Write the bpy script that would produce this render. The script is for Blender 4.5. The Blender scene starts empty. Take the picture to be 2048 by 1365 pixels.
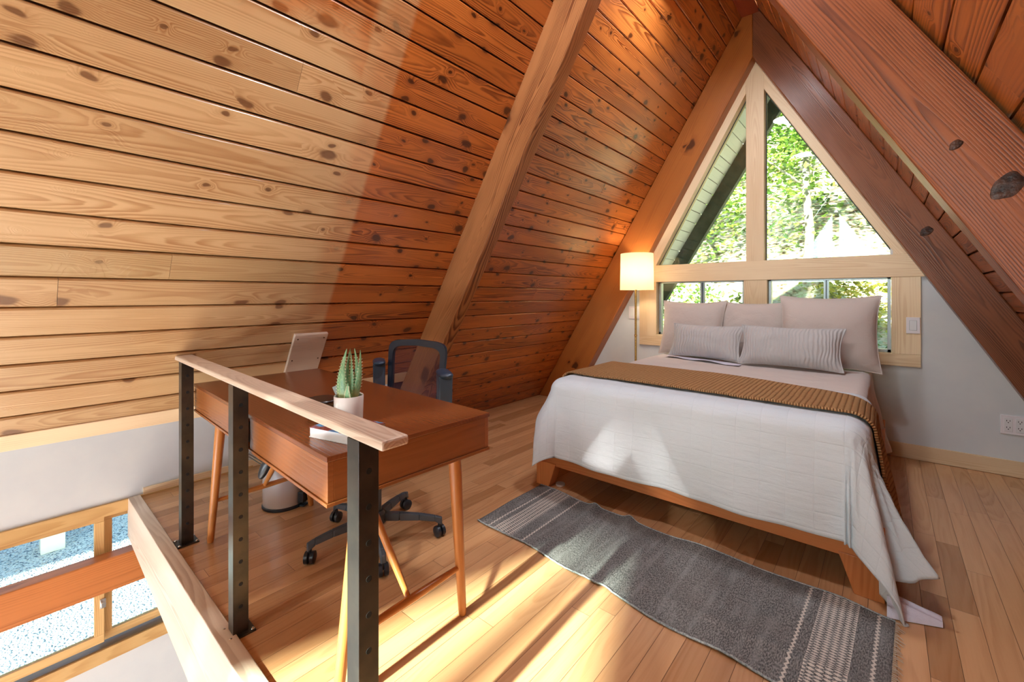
import bpy, math, random
from mathutils import Vector, Matrix, noise as mnoise
C = bpy.context.scene.collection
PI = math.pi
random.seed(7)

# ------------------------------------------------------------------ materials
def newmat(name):
    m = bpy.data.materials.new(name); m.use_nodes = True
    nt = m.node_tree; nt.nodes.clear()
    return m, nt
def nd(nt, typ, ins=None, **kw):
    n = nt.nodes.new(typ)
    for k, v in kw.items(): setattr(n, k, v)
    for k, v in (ins or {}).items():
        s = n.inputs[k]
        if hasattr(v, 'is_output'): nt.links.new(v, s)
        else: s.default_value = v
    return n
def mth(nt, op, a, b=None, c=None, clamp=False):
    ins = {0: a}
    if b is not None: ins[1] = b
    if c is not None: ins[2] = c
    return nd(nt, 'ShaderNodeMath', ins, operation=op, use_clamp=clamp).outputs[0]
def vop(nt, op, a, b):
    return nd(nt, 'ShaderNodeVectorMath', {0: a, 1: b}, operation=op).outputs[0]
def mixc(nt, f, a, b, blend='MIX'):
    n = nt.nodes.new('ShaderNodeMix'); n.data_type = 'RGBA'; n.blend_type = blend
    for i, v in ((0, f), (6, a), (7, b)):
        if hasattr(v, 'is_output'): nt.links.new(v, n.inputs[i])
        else: n.inputs[i].default_value = v
    return n.outputs[2]
def sstep(nt, x, lo, hi):
    n = nd(nt, 'ShaderNodeMapRange', {0: x, 1: lo, 2: hi, 3: 0.0, 4: 1.0}); n.interpolation_type = 'SMOOTHSTEP'
    return n.outputs[0]
def ramp(nt, x, stops):
    n = nd(nt, 'ShaderNodeValToRGB', {0: x}); e = n.color_ramp.elements
    while len(e) < len(stops): e.new(0.5)
    for i, (p, c) in enumerate(stops): e[i].position = p; e[i].color = c
    return n.outputs[0]
def s2l(c): return tuple(((x/255)/12.92 if x/255 <= 0.04045 else ((x/255+0.055)/1.055)**2.4) for x in c) + (1,)
def out(nt, sh): nd(nt, 'ShaderNodeOutputMaterial', {0: sh})
def bsdf(nt, **ins):
    m = {'col': 'Base Color', 'rough': 'Roughness', 'metal': 'Metallic', 'normal': 'Normal', 'coat': 'Coat Weight',
         'coatr': 'Coat Roughness', 'spec': 'Specular IOR Level', 'sheen': 'Sheen Weight', 'alpha': 'Alpha'}
    return nd(nt, 'ShaderNodeBsdfPrincipled', {m[k]: v for k, v in ins.items()}).outputs[0]
def bumpn(nt, h, s, d=0.01):
    return nd(nt, 'ShaderNodeBump', {'Height': h, 'Strength': s, 'Distance': d}).outputs[0]
MAT = {}
def flat(name, col, rough=0.5, metal=0.0, spec=0.5, coat=0.0):
    if name in MAT: return MAT[name]
    m, nt = newmat(name)
    out(nt, bsdf(nt, col=s2l(col), rough=rough, metal=metal, spec=spec, coat=coat)); MAT[name] = m
    return m
def noisy(name, col, col2, scale=30, rough=0.6, bump=0.1, metal=0.0, spec=0.4):
    m, nt = newmat(name)
    tc = nd(nt, 'ShaderNodeNewGeometry').outputs['Position']
    n = nd(nt, 'ShaderNodeTexNoise', {'Vector': tc, 'Scale': scale, 'Detail': 4.0}).outputs[0]
    c = mixc(nt, sstep(nt, n, .3, .7), s2l(col), s2l(col2))
    out(nt, bsdf(nt, col=c, rough=rough, metal=metal, spec=spec, normal=bumpn(nt, n, bump))); MAT[name] = m
    return m
def wood_nodes(nt, light, dark, freq=130, depth=.10, warp=.5, knots=0.0, fine=0.25, kscale=(4.6, 7.5), contrast=0.8, knotcol=(70, 34, 16)):
    """sawn timber from the grain coordinates 'gc' (length, width, thickness in metres, width centred):
    growth rings are cylinders round a wandering pith, so boards show straight grain and cathedral arches"""
    gc = nd(nt, 'ShaderNodeAttribute', attribute_name='gc').outputs['Vector']
    pr = nd(nt, 'ShaderNodeAttribute', attribute_name='pr').outputs['Fac']
    sp = nd(nt, 'ShaderNodeSeparateXYZ', {0: gc}); X, Y, Z = sp.outputs
    pith = nd(nt, 'ShaderNodeTexNoise', {'Vector': vop(nt, 'MULTIPLY', gc, (warp, 0.0, 0.0)), 'Scale': 1.0, 'Detail': 1.5, 'Roughness': .4}).outputs['Color']
    pc = nd(nt, 'ShaderNodeSeparateColor', {0: pith})
    wob = nd(nt, 'ShaderNodeTexNoise', {'Vector': vop(nt, 'MULTIPLY', gc, (2.4, 26, 26)), 'Scale': 1.0, 'Detail': 2.0}).outputs[0]
    yy = mth(nt, 'ADD', Y, mth(nt, 'MULTIPLY', mth(nt, 'SUBTRACT', pc.outputs[0], .5), .22))
    dd = mth(nt, 'ADD', Z, mth(nt, 'MULTIPLY', mth(nt, 'SUBTRACT', pc.outputs[1], .32), depth*2.4))
    R = mth(nt, 'SQRT', mth(nt, 'MULTIPLY_ADD', yy, yy, mth(nt, 'MULTIPLY', dd, dd)))
    R = mth(nt, 'ADD', R, mth(nt, 'MULTIPLY', wob, .012))
    vk = None
    if knots > 0:
        kw = nd(nt, 'ShaderNodeTexNoise', {'Vector': gc, 'Scale': 11.0, 'Detail': 1.0}).outputs['Color']
        kk = vop(nt, 'ADD', vop(nt, 'MULTIPLY', gc, (kscale[0], kscale[1], 0.0)), vop(nt, 'MULTIPLY', kw, (.3, .3, 0)))
        v = nd(nt, 'ShaderNodeTexVoronoi', {'Vector': kk, 'Scale': 1.0}, voronoi_dimensions='2D')
        sep = nd(nt, 'ShaderNodeSeparateColor', {0: v.outputs['Color']})
        on = mth(nt, 'LESS_THAN', sep.outputs[0], knots)
        d = mth(nt, 'DIVIDE', v.outputs['Distance'], mth(nt, 'MULTIPLY_ADD', mth(nt, 'POWER', sep.outputs[1], 2.0), .95, .4))
        g = mth(nt, 'POWER', 2.718, mth(nt, 'MULTIPLY', mth(nt, 'MULTIPLY', d, d), -12.0))
        R = mth(nt, 'ADD', R, mth(nt, 'MULTIPLY', mth(nt, 'MULTIPLY', g, on), .034))
        vk = (d, on)
    ph = mth(nt, 'FRACT', mth(nt, 'MULTIPLY', R, freq))
    ring = mth(nt, 'MULTIPLY', sstep(nt, ph, .15, .80), mth(nt, 'SUBTRACT', 1.0, sstep(nt, ph, .84, 1.0)))
    ff = nd(nt, 'ShaderNodeTexNoise', {'Vector': vop(nt, 'MULTIPLY', gc, (5, 170, 170)), 'Scale': 1.0, 'Detail': 2.0}).outputs[0]
    mid = nd(nt, 'ShaderNodeTexNoise', {'Vector': vop(nt, 'MULTIPLY', gc, (1.1, 8, 8)), 'Scale': 1.0, 'Detail': 3.0}).outputs[0]
    bl = sstep(nt, mid, .34, .66)
    f = mth(nt, 'MULTIPLY', ring, mth(nt, 'MULTIPLY_ADD', bl, contrast*.75, contrast*.25))
    f = mth(nt, 'ADD', f, mth(nt, 'MULTIPLY', mth(nt, 'SUBTRACT', ff, .5), fine*1.5))
    f = mth(nt, 'ADD', f, mth(nt, 'MULTIPLY', mth(nt, 'SUBTRACT', mid, .5), .5), clamp=True)
    col = mixc(nt, f, light, dark)
    pr0 = pr; pr = mth(nt, 'MINIMUM', pr, .75)
    tone = mth(nt, 'MULTIPLY_ADD', pr, .3, .85)
    col = mixc(nt, 1.0, col, nd(nt, 'ShaderNodeCombineColor', {0: tone, 1: mth(nt, 'MULTIPLY_ADD', pr, .36, .81), 2: mth(nt, 'MULTIPLY_ADD', pr, .42, .77)}).outputs[0], 'MULTIPLY')
    h = mth(nt, 'MULTIPLY', f, -1.0)
    if vk:
        d, on = vk
        core = mth(nt, 'MULTIPLY', on, mth(nt, 'SUBTRACT', 1.0, sstep(nt, d, .10, .19)))
        halo = mth(nt, 'MULTIPLY', on, mth(nt, 'SUBTRACT', 1.0, sstep(nt, d, .12, .42)))
        col = mixc(nt, mth(nt, 'MULTIPLY', halo, .35), col, dark)
        col = mixc(nt, mth(nt, 'MULTIPLY', core, .85), col, s2l(knotcol))
    return col, h, (vk, pr0, gc)
def wood(name, light, dark, rough=0.4, bump=.15, coat=0.0, spec=0.4, **kw):
    if name in MAT: return MAT[name]
    m, nt = newmat(name)
    col, h, _ = wood_nodes(nt, s2l(light), s2l(dark), **kw)
    out(nt, bsdf(nt, col=col, rough=rough, coat=coat, coatr=.15, spec=spec, normal=bumpn(nt, h, bump, .004))); MAT[name] = m
    return m
def glassmat(name, tint=(235, 245, 240), refl=.07):
    m, nt = newmat(name)
    fr = nd(nt, 'ShaderNodeFresnel', {0: 1.5}).outputs[0]
    tr = nd(nt, 'ShaderNodeBsdfTransparent', {0: s2l(tint)}).outputs[0]
    gl = nd(nt, 'ShaderNodeBsdfGlossy', {0: (1, 1, 1, 1), 'Roughness': 0.0}).outputs[0]
    mx = nd(nt, 'ShaderNodeMixShader', {0: fr, 1: tr, 2: gl}).outputs[0]
    out(nt, mx); MAT[name] = m
    return m

PINE = wood('pine_trim', (244, 216, 178), (220, 180, 134), freq=90, rough=.45, contrast=.55, fine=.15)
PINE_W = wood('pine_window', (226, 184, 124), (196, 144, 84), freq=110, rough=.4, contrast=.7, fine=.2)
PINE_P = wood('pine_pale', (222, 202, 184), (188, 156, 134), freq=120, rough=.5, contrast=.7, fine=.2)
RAFT_L = wood('timber_light', (188, 126, 78), (112, 60, 30), freq=95, depth=.10, warp=.8, rough=.42, contrast=1.0, fine=.2, knots=.14, kscale=(2.6, 4.5))
RAFT_O = wood('timber_orange', (174, 102, 46), (128, 62, 24), freq=60, depth=.14, rough=.36, contrast=.4, fine=.15, knots=.2, kscale=(3.0, 5.0))
RAFT_R = wood('timber_red', (152, 94, 62), (94, 52, 34), freq=130, depth=.12, rough=.30, contrast=.9, fine=.4, spec=.5)
RAFT_B = wood('timber_brown', (160, 88, 46), (88, 40, 20), freq=130, depth=.10, rough=.42, contrast=.8, fine=.4, spec=.5)
BEAMW = wood('timber_beam', (200, 122, 66), (154, 82, 38), freq=90, rough=.4, contrast=.7, fine=.3)
DESKW = wood('desk_walnut', (146, 86, 44), (118, 62, 30), freq=70, rough=.26, contrast=.3, fine=.3, spec=.5)
DESKW_SHADED = wood('desk_walnut_shaded', (122, 66, 34), (94, 46, 24), freq=70, rough=.24, contrast=.3, fine=.3, spec=.5)  # same walnut as the case, darkened to paint shade onto the top
LEGW = wood('desk_leg_wood', (190, 122, 64), (156, 88, 38), freq=60, rough=.3, contrast=.4, fine=.3)
BEDW = wood('bed_wood', (208, 130, 74), (172, 90, 42), freq=80, rough=.4, contrast=.5, fine=.2, knots=.12)
STEEL = noisy('dark_steel', (66, 64, 61), (84, 79, 72), 14, rough=.36, bump=.02, metal=.8)
BLACK = flat('black_hole', (8, 8, 8), .8)
CHROME = flat('chrome', (215, 215, 215), .18, 1.0)
WHITEP = flat('white_plastic', (232, 230, 232), .35)
GREYP = flat('grey_line', (150, 150, 155), .5)
ALU = flat('aluminium', (176, 184, 188), .35, .6)
ALUD = flat('aluminium_dark', (90, 96, 98), .4, .6)
GLASS = glassmat('window_glass')
DRYWALL = noisy('white_wall', (220, 220, 220), (214, 215, 217), 6, rough=.75, bump=.02, spec=.2)
NAVY = flat('dark_plastic', (30, 38, 50), .35)
CHARC = flat('charcoal_plastic', (66, 72, 80), .4)

def plank_mat(name, zone):
    m, nt = newmat(name)
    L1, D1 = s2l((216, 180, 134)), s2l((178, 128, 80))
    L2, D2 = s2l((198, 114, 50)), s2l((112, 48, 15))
    cA, hA, (vk, pr, gc) = wood_nodes(nt, L2, D2, freq=120, knots=.5, kscale=(5.6, 8), contrast=.9, fine=.25, knotcol=(60, 24, 10))
    if zone:
        cB, hB, _ = wood_nodes(nt, L1, D1, freq=120, knots=.22, contrast=.85, fine=.18, knotcol=(112, 72, 44))
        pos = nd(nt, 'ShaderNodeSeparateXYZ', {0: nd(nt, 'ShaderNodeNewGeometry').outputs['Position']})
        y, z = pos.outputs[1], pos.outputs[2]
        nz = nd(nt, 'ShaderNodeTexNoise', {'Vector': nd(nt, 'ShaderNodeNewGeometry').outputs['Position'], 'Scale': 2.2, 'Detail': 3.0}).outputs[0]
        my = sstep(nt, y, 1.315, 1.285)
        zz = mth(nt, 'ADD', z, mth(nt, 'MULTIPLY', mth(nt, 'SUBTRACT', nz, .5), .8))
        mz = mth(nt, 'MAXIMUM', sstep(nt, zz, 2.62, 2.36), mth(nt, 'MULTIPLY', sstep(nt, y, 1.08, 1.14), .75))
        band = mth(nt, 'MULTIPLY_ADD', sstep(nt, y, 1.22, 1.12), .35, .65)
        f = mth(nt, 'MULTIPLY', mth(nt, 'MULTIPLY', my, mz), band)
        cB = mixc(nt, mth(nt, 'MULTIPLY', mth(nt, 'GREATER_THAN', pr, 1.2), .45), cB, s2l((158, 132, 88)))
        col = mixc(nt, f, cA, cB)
    else:
        col = cA
    out(nt, bsdf(nt, col=col, rough=.29, spec=.8, normal=bumpn(nt, hA, .15, .004))); MAT[name] = m
    return m
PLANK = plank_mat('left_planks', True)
PLANK2 = plank_mat('right_planks', False)
FLOORM = wood('maple_floor', (206, 156, 112), (172, 116, 74), freq=60, warp=.8, rough=.24, contrast=.35, fine=.25, bump=.04, spec=.5)

# ------------------------------------------------------------------ mesh builder
class MB:
    def __init__(s): s.v = []; s.f = []; s.g = []; s.p = []; s.mi = []; s.uv = {}
    def raw(s, vs, fs, gs=None, pr=None, mi=0):
        b = len(s.v); o = Vector((random.uniform(0, 900), 0, 0))
        pr = random.random() if pr is None else pr
        for i, q in enumerate(vs):
            s.v.append(Vector(q)); s.g.append((Vector(gs[i]) if gs else Vector(q)) + o); s.p.append(pr)
        for f in fs: s.f.append([b + i for i in f]); s.mi.append(mi)
        return b
    def hexa(s, P, mi=0, pr=None):
        """P = 8 points: 4 at one end (ring), 4 at the other; grain runs between the two ends"""
        P = [Vector(p) for p in P]
        a = sum(P[:4], Vector())/4; c = sum(P[4:], Vector())/4
        x = (c-a).normalized(); y = (P[1]-P[0]); y = (y - x*y.dot(x)).normalized(); z = x.cross(y)
        m = sum(P, Vector())/8; gs = [((q-m).dot(x), (q-m).dot(y), (q-m).dot(z)) for q in P]
        return s.raw(P, [(3, 2, 1, 0), (4, 5, 6, 7), (0, 1, 5, 4), (1, 2, 6, 5), (2, 3, 7, 6), (3, 0, 4, 7)], gs, pr, mi)
    def box(s, x0, x1, y0, y1, z0, z1, mi=0, axis=None, M=None, pr=None):
        d = (abs(x1-x0), abs(y1-y0), abs(z1-z0))
        ax = axis if axis is not None else d.index(max(d))
        if ax == 0: P = [(x0, y0, z0), (x0, y1, z0), (x0, y1, z1), (x0, y0, z1), (x1, y0, z0), (x1, y1, z0), (x1, y1, z1), (x1, y0, z1)]
        elif ax == 1: P = [(x0, y0, z0), (x0, y0, z1), (x1, y0, z1), (x1, y0, z0), (x0, y1, z0), (x0, y1, z1), (x1, y1, z1), (x1, y1, z0)]
        else: P = [(x0, y0, z0), (x1, y0, z0), (x1, y1, z0), (x0, y1, z0), (x0, y0, z1), (x1, y0, z1), (x1, y1, z1), (x0, y1, z1)]
        if M: P = [M @ Vector(p) for p in P]
        return s.hexa(P, mi, pr)
    def prism(s, poly, y0, y1, mi=0, gdir=None):
        """poly of (x,z), extruded in y; gdir = grain direction (x,z)"""
        n = len(poly); gd = Vector((gdir or (1, 0))).normalized()
        vs = [(x, y0, z) for x, z in poly] + [(x, y1, z) for x, z in poly]
        gs = [(v[0]*gd.x + v[2]*gd.y, -v[0]*gd.y + v[2]*gd.x, v[1]) for v in vs]; cm = sum((Vector(g) for g in gs), Vector())/len(gs); gs = [Vector(g)-cm for g in gs]
        fs = [tuple(range(n)), tuple(range(2*n-1, n-1, -1))] + [(i, n+i, n+(i+1) % n, (i+1) % n) for i in range(n)]
        return s.raw(vs, fs, gs, None, mi)
    def tube(s, pts, r, n=14, mi=0, cap=True):
        """tapered tube through pts, r = radius or list"""
        pts = [Vector(p) for p in pts]; rs = r if isinstance(r, (list, tuple)) else [r]*len(pts)
        vs = []; gs = []; L = 0
        up = None
        for i, p in enumerate(pts):
            t = (pts[min(i+1, len(pts)-1)] - pts[max(i-1, 0)]).normalized()
            if up is None: up = Vector((0, 0, 1)) if abs(t.z) < .9 else Vector((1, 0, 0))
            a = t.cross(up).normalized(); b = a.cross(t); up = b
            if i: L += (p-pts[i-1]).length
            for k in range(n):
                w = 2*PI*k/n; o = a*math.cos(w)*rs[i] + b*math.sin(w)*rs[i]
                vs.append(p+o); gs.append((L, math.cos(w)*rs[i], math.sin(w)*rs[i]))
        fs = []
        for i in range(len(pts)-1):
            for k in range(n):
                k2 = (k+1) % n; fs.append((i*n+k, i*n+k2, (i+1)*n+k2, (i+1)*n+k))
        if cap: fs.append(tuple(range(n-1, -1, -1))); fs.append(tuple((len(pts)-1)*n+k for k in range(n)))
        return s.raw(vs, fs, gs, None, mi)
    def lathe(s, c, prof, n=32, mi=0, axis='z'):
        """prof = [(r, h)] from bottom to top around c"""
        vs = []; c = Vector(c)
        for r, h in prof:
            for k in range(n):
                w = 2*PI*k/n; q = Vector((r*math.cos(w), r*math.sin(w), h))
                if axis == 'x': q = Vector((q.z, q.x, q.y))
                elif axis == 'y': q = Vector((q.y, q.z, q.x))
                vs.append(c+q)
        m = len(prof); fs = []
        for i in range(m-1):
            for k in range(n):
                k2 = (k+1) % n; fs.append((i*n+k, i*n+k2, (i+1)*n+k2, (i+1)*n+k))
        if prof[0][0] > 1e-5: fs.append(tuple(range(n-1, -1, -1)))
        if prof[-1][0] > 1e-5: fs.append(tuple((m-1)*n+k for k in range(n)))
        return s.raw(vs, fs, None, None, mi)
    def grid(s, fn, nu, nv, mi=0, uvs=None):
        """fn(i/nu, j/nv) -> point (and optional uv)"""
        vs = []; uv = []
        for i in range(nu+1):
            for j in range(nv+1):
                r = fn(i/nu, j/nv)
                if len(r) == 2: vs.append(r[0]); uv.append(r[1])
                else: vs.append(r); uv.append((i/nu, j/nv))
        fs = [(i*(nv+1)+j, (i+1)*(nv+1)+j, (i+1)*(nv+1)+j+1, i*(nv+1)+j+1) for i in range(nu) for j in range(nv)]
        b = s.raw(vs, fs, [(u[0], u[1], 0) for u in uv], None, mi)
        for k, u in enumerate(uv): s.uv[b+k] = u
        return b
    def build(s, name, mats, parent=None, smooth=False, bevel=0, solid=0, subsurf=0, solid_off=-1, autosmooth=None):
        org = Vector((0, 0, 0))
        q = parent
        while q is not None: org += q.location; q = q.parent
        me = bpy.data.meshes.new(name)
        me.from_pydata([tuple(v-org) for v in s.v], [], s.f)
        a = me.attributes.new('gc', 'FLOAT_VECTOR', 'POINT')
        a.data.foreach_set('vector', [c for g in s.g for c in g])
        a = me.attributes.new('pr', 'FLOAT', 'POINT'); a.data.foreach_set('value', s.p)
        if s.uv:
            ul = me.uv_layers.new(name='UVMap')
            for lp in me.loops:
                ul.data[lp.index].uv = s.uv.get(lp.vertex_index, (0, 0))
        for m in (mats if isinstance(mats, (list, tuple)) else [mats]): me.materials.append(m)
        me.polygons.foreach_set('material_index', s.mi)
        if smooth: me.polygons.foreach_set('use_smooth', [True]*len(me.polygons))
        me.validate(); me.update()
        o = bpy.data.objects.new(name, me); C.objects.link(o)
        if parent is not None: o.parent = parent
        if bevel:
            b = o.modifiers.new('bevel', 'BEVEL'); b.width = bevel; b.segments = 2; b.limit_method = 'ANGLE'; b.angle_limit = .6
        if solid:
            b = o.modifiers.new('solid', 'SOLIDIFY'); b.thickness = solid; b.offset = solid_off
        if subsurf:
            b = o.modifiers.new('sub', 'SUBSURF'); b.levels = subsurf; b.render_levels = subsurf
        if autosmooth:
            me.polygons.foreach_set('use_smooth', [True]*len(me.polygons))
            try: me.set_sharp_from_angle(angle=autosmooth)
            except Exception: pass
        return o
def tag(o, label, cat, group=None):
    o['label'] = label; o['category'] = cat
    if group: o['group'] = group
    return o
def thing(name, label, cat, loc, group=None):
    o = bpy.data.objects.new(name, None); C.objects.link(o); o.location = loc; o.empty_display_size = .1
    return tag(o, label, cat, group)
def struct(o): o['kind'] = 'structure'; return o
def lerp(a, b, t): return a + (b-a)*t

# ------------------------------------------------------------------ the A-frame shell
ZR, XR, SL, SR = 3.92, -.93, 1.64, 1.762
YG = 4.54                                  # inner face of the bedroom gable wall
YF = -4.0                                  # glazed gable at the other end of the house
GZ = -2.6                                  # ground floor / outside ground level
def lx(z): return XR - (ZR-z)/SL
def rx(z): return XR + (3.947-z)/SR

def slope_planks(name, mat, side, y0, y1, z0, z1, zk, dz):
    """one mesh of tongue-and-groove boards on a roof slope; board joints at heights zk+n*dz"""
    mb = MB(); k = math.floor((z0-zk)/dz); th = .022; gap = .0042 if y0 < 0 else .0026
    sx = -1 if side == 'L' else 1
    sl = SL if side == 'L' else SR
    nrm = Vector((-sx*sl, 0, -1)).normalized() * 1.0    # points into the room
    nrm = Vector((sl if side == 'L' else -sl, 0, -1)).normalized()
    fx = lx if side == 'L' else rx
    along = Vector((-sx/sl, 0, 1)).normalized()         # up the slope
    while True:
        a, b = zk+k*dz, zk+(k+1)*dz; k += 1
        if a > z1: break
        a, b = max(a, z0), min(b, z1)
        if b-a < .01: continue
        cuts = [y0]; r = random.Random(k*13 + (5 if side == 'L' else 9))
        y = y0 + r.uniform(1.0, 4.0)
        while y < y1-.6: cuts.append(y); y += r.uniform(2.6, 4.6)
        cuts.append(y1)
        for c0, c1 in zip(cuts[:-1], cuts[1:]):
            p0 = Vector((fx(a), 0, a)) + along*gap; p1 = Vector((fx(b), 0, b)) - along*gap
            c = .006
            ring = [p0 - nrm*th, p0 - nrm*c, p0 + along*c, p1 - along*c, p1 - nrm*c, p1 - nrm*th]
            vs = [q + Vector((0, c0+.0006, 0)) for q in ring] + [q + Vector((0, c1-.0006, 0)) for q in ring]
            w = (b-a)/.854
            gy = [-w/2, -w/2, .006-w/2, w/2-.006, w/2, w/2]
            gs = [(c0, g, 0) for g in gy] + [(c1, g, 0) for g in gy]
            fs = [(i, i+1, i+7, i+6) for i in range(5)] + [(5, 4, 3, 2, 1, 0), (6, 7, 8, 9, 10, 11)]
            mb.raw(vs, fs, gs, 1.6 if side == 'L' and abs(a-1.3207) < .03 and y0 < 0 else None)
        if b >= z1: break
    # solid roof deck behind the boards
    q0, q1 = Vector((fx(z0), 0, z0)), Vector((fx(z1), 0, z1))
    P = [q0-nrm*.03, q0-nrm*.2, q1-nrm*.2, q1-nrm*.03]
    mb.hexa([p+Vector((0, y0, 0)) for p in P]+[p+Vector((0, y1, 0)) for p in P], mi=1)
    return struct(mb.build(name, [mat, flat('roof_deck', (104, 64, 38), .8)]))
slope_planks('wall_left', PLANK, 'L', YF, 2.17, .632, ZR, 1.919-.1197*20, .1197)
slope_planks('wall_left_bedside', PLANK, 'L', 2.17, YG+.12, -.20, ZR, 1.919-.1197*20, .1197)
slope_planks('wall_right', PLANK2, 'R', YF, YG+.12, GZ, ZR, 1.93-.132*40, .132)

# loft floor: boards run along the ridge
def floor_boards(name, rects, w=.083):
    mb = MB(); r = random.Random(3)
    for (x0, x1, y0, y1) in rects:
        n = int(math.ceil((x1-x0)/w))
        for i in range(n):
            a, b = x0+i*w, min(x0+(i+1)*w, x1)
            y = y0 - r.uniform(0, 1.0)
            while y < y1:
                L = r.uniform(.45, 1.5); c0, c1 = max(y, y0), min(y+L, y1); y += L
                if c1-c0 < .02: continue
                g = .0007
                tone = min(1, max(0, r.gauss(.5, .24)))
                if r.random() < .10: tone = -.35
                mb.raw([(a+g, c0+g, 0), (b-g, c0+g, 0), (b-g, c1-g, 0), (a+g, c1-g, 0)], [(0, 1, 2, 3)],
                       [(c0, -w/2, 0), (c0, w/2, 0), (c1, w/2, 0), (c1, -w/2, 0)], tone)
        mb.box(x0, x1, y0, y1, -.05, -.0025, mi=1)
    return struct(mb.build(name, [FLOORM, flat('floor_gap', (92, 54, 28), .7)]))
floor_boards('floor', [(-3.53, -.80, .56, YG+.06), (-.80, 1.32, -1.6, YG+.06)])
mb = MB(); mb.box(-3.6, 3.3, YF, YG, GZ-.1, GZ); struct(mb.build('floor_lower', noisy('lower_floor', (206, 198, 188), (190, 182, 172), 3)))
mb = MB(); mb.box(-3.53, 1.5, .60, YG, -.25, -.06); struct(mb.build('ceiling_lower', DRYWALL))

# fascia board along the open edge of the loft
mb = MB()
mb.prism([(-3.53, .012), (-.80, .012), (-.80, -.345), (-2.2, -.345), (-3.53, -.222)], .497, .556, gdir=(1, 0)); mb.p = [.6]*len(mb.p)
tag(mb.build('loft_edge_board', PINE_P, bevel=.003), 'thick pale pine board edging the open side of the loft floor', 'edge board')

# white side wall with the low sliding window
mb = MB()
WX = -3.53
def wallbox(y0, y1, z0, z1): mb.box(WX-.12, WX, y0, y1, z0, z1)
WY0, WY1, WZ0, WZ1 = -1.10, 1.10, -.84, -.02
wallbox(YF, 2.17, WZ1, .60); wallbox(YF, 2.17, GZ, WZ0); wallbox(YF, WY0, WZ0, WZ1); wallbox(WY1, 2.17, WZ0, WZ1)
mb.box(WX-.12, -2.99, YF, 2.17, .56, .60)
mb.box(WX-.12, -2.95, 2.17, 2.21, 0, .60)
mb.box(WX-.12, WX, 2.17, YG, GZ, 0.0)
struct(mb.build('wall_left_lower', DRYWALL))
mb = MB()   # trim closing the lower edge of the planks
n = Vector((SL, 0, -1)).normalized(); al = Vector((-1/SL, 0, -1)).normalized()
p = Vector((lx(.636), 0, .636))
ring = [p+n*.004-n*.03, p+n*.004, p+n*.004+al*.092, p+n*.004-n*.03+al*.092]
mb.hexa([q+Vector((0, YF, 0)) for q in ring]+[q+Vector((0, 2.12, 0)) for q in ring], pr=.5)
struct(mb.build('trim_1', PINE, bevel=.002))
mb = MB(); mb.box(WX, WX+.014, .57, 2.17, 0, .05); struct(mb.build('baseboard_left', PINE))

# low sliding window (window_3): frame, sashes, panes, latch
root = bpy.data.objects.new('window_3', None); C.objects.link(root); root.location = (WX, .39, -.42); struct(root)
mb = MB()
mb.box(WX-.10, WX+.018, WY0-.09, WY1+.09, -.06, .010)      # head
mb.box(WX-.10, WX+.018, WY0-.09, WY1+.09, -.925, -.845)     # sill
mb.box(WX-.10, WX+.018, WY0-.09, WY0, -.845, -.06); mb.box(WX-.10, WX+.018, WY1, WY1+.09, -.845, -.06)
mb.build('frame', PINE_W, root, bevel=.002)
mb = MB(); mb.box(WX-.10, WX+.006, WY0, WY1, -.852, -.838); mb.build('track', flat('window_track', (120, 98, 70), .5), root)
def sash(nm, y0, y1, dx, zt, zb, st):
    mb = MB(); a, b = WX+dx-.03, WX+dx
    mb.box(a, b, y0, y1, zt, zt+.035); mb.box(a, b, y0, y1, zb-.05, zb)
    mb.box(a, b, y0, y0+st, zb, zt); mb.box(a, b, y1-st, y1, zb, zt)
    s = mb.build(nm, PINE_W, root, bevel=.002)
    mb = MB(); mb.box(a+.012, a+.016, y0+st, y1-st, zb, zt); mb.build('pane', GLASS, s)
    return s
s1 = sash('sash', WY0, .392, .004, -.088, -.757, .044)
s2 = sash('sash', .375, WY1, -.034, -.098, -.77, .056)
mb = MB(); mb.box(WX+.004, WX+.012, .372, .398, -.60, -.545); mb.box(WX+.012, WX+.03, .376, .386, -.59, -.56); mb.tube([(WX+.012, .39, -.575), (WX+.02, .39, -.575)], .009)
mb.build('latch', CHROME, root, bevel=.001)

# floor beam of the lower storey in front of the window
mb = MB(); mb.hexa([(-3.40, YF+.1, -.459), (-3.50, YF+.1, -.459), (-3.50, YF+.1, -.267), (-3.40, YF+.1, -.267), (-3.40, .60, -.459), (-3.50, .60, -.459), (-3.50, .60, -.267), (-3.40, .60, -.267)])
tag(mb.build('timber_beam', BEAMW, bevel=.006), 'orange timber beam passing in front of the low sliding window, below the loft edge', 'beam')

# rafters -------------------------------------------------------------------
def rafter(pts, y0, y1, mat, label, gdir):
    mb = MB(); mb.prism(pts, y0, y1, gdir=gdir)
    return tag(mb.build('rafter', mat, bevel=.008), label, 'rafter', 'roof rafters')
def lo(z, d): return (lx(z)+d/SL, z)   # point on a line d (vertical) below the left slope
rafter([lo(0, -.02), lo(3.89, -.02), (XR, 3.45), (XR+.0, 3.45), lo(0, .45)], 2.125, 2.235, RAFT_L,
       'light brown timber rafter on the left slope between desk and lamp', (1, SL))
ll = lambda x: 1.2537-1.808*(x-.3124)
rafter([(-.93, 3.94), (XR, ll(XR)), (1.006, 0), (1.29, 0)], 1.965, 2.095, RAFT_B,
       'thick reddish timber rafter crossing the upper right with a large dark knot', (1, -1.79))
sg = 1.755
def gi(x, s): return 3.412-sg*abs(x+.91)
rafter([(-.91, 3.412), (-.91, 3.86), (-.93, 3.91), (lx(3.9)+.004, 3.9), (lx(0)+.004, 0), (-2.854, 0)], 4.40, 4.56, RAFT_O,
       'orange timber rafter against the gable wall left of the tall window', (1, 1.7))
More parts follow.
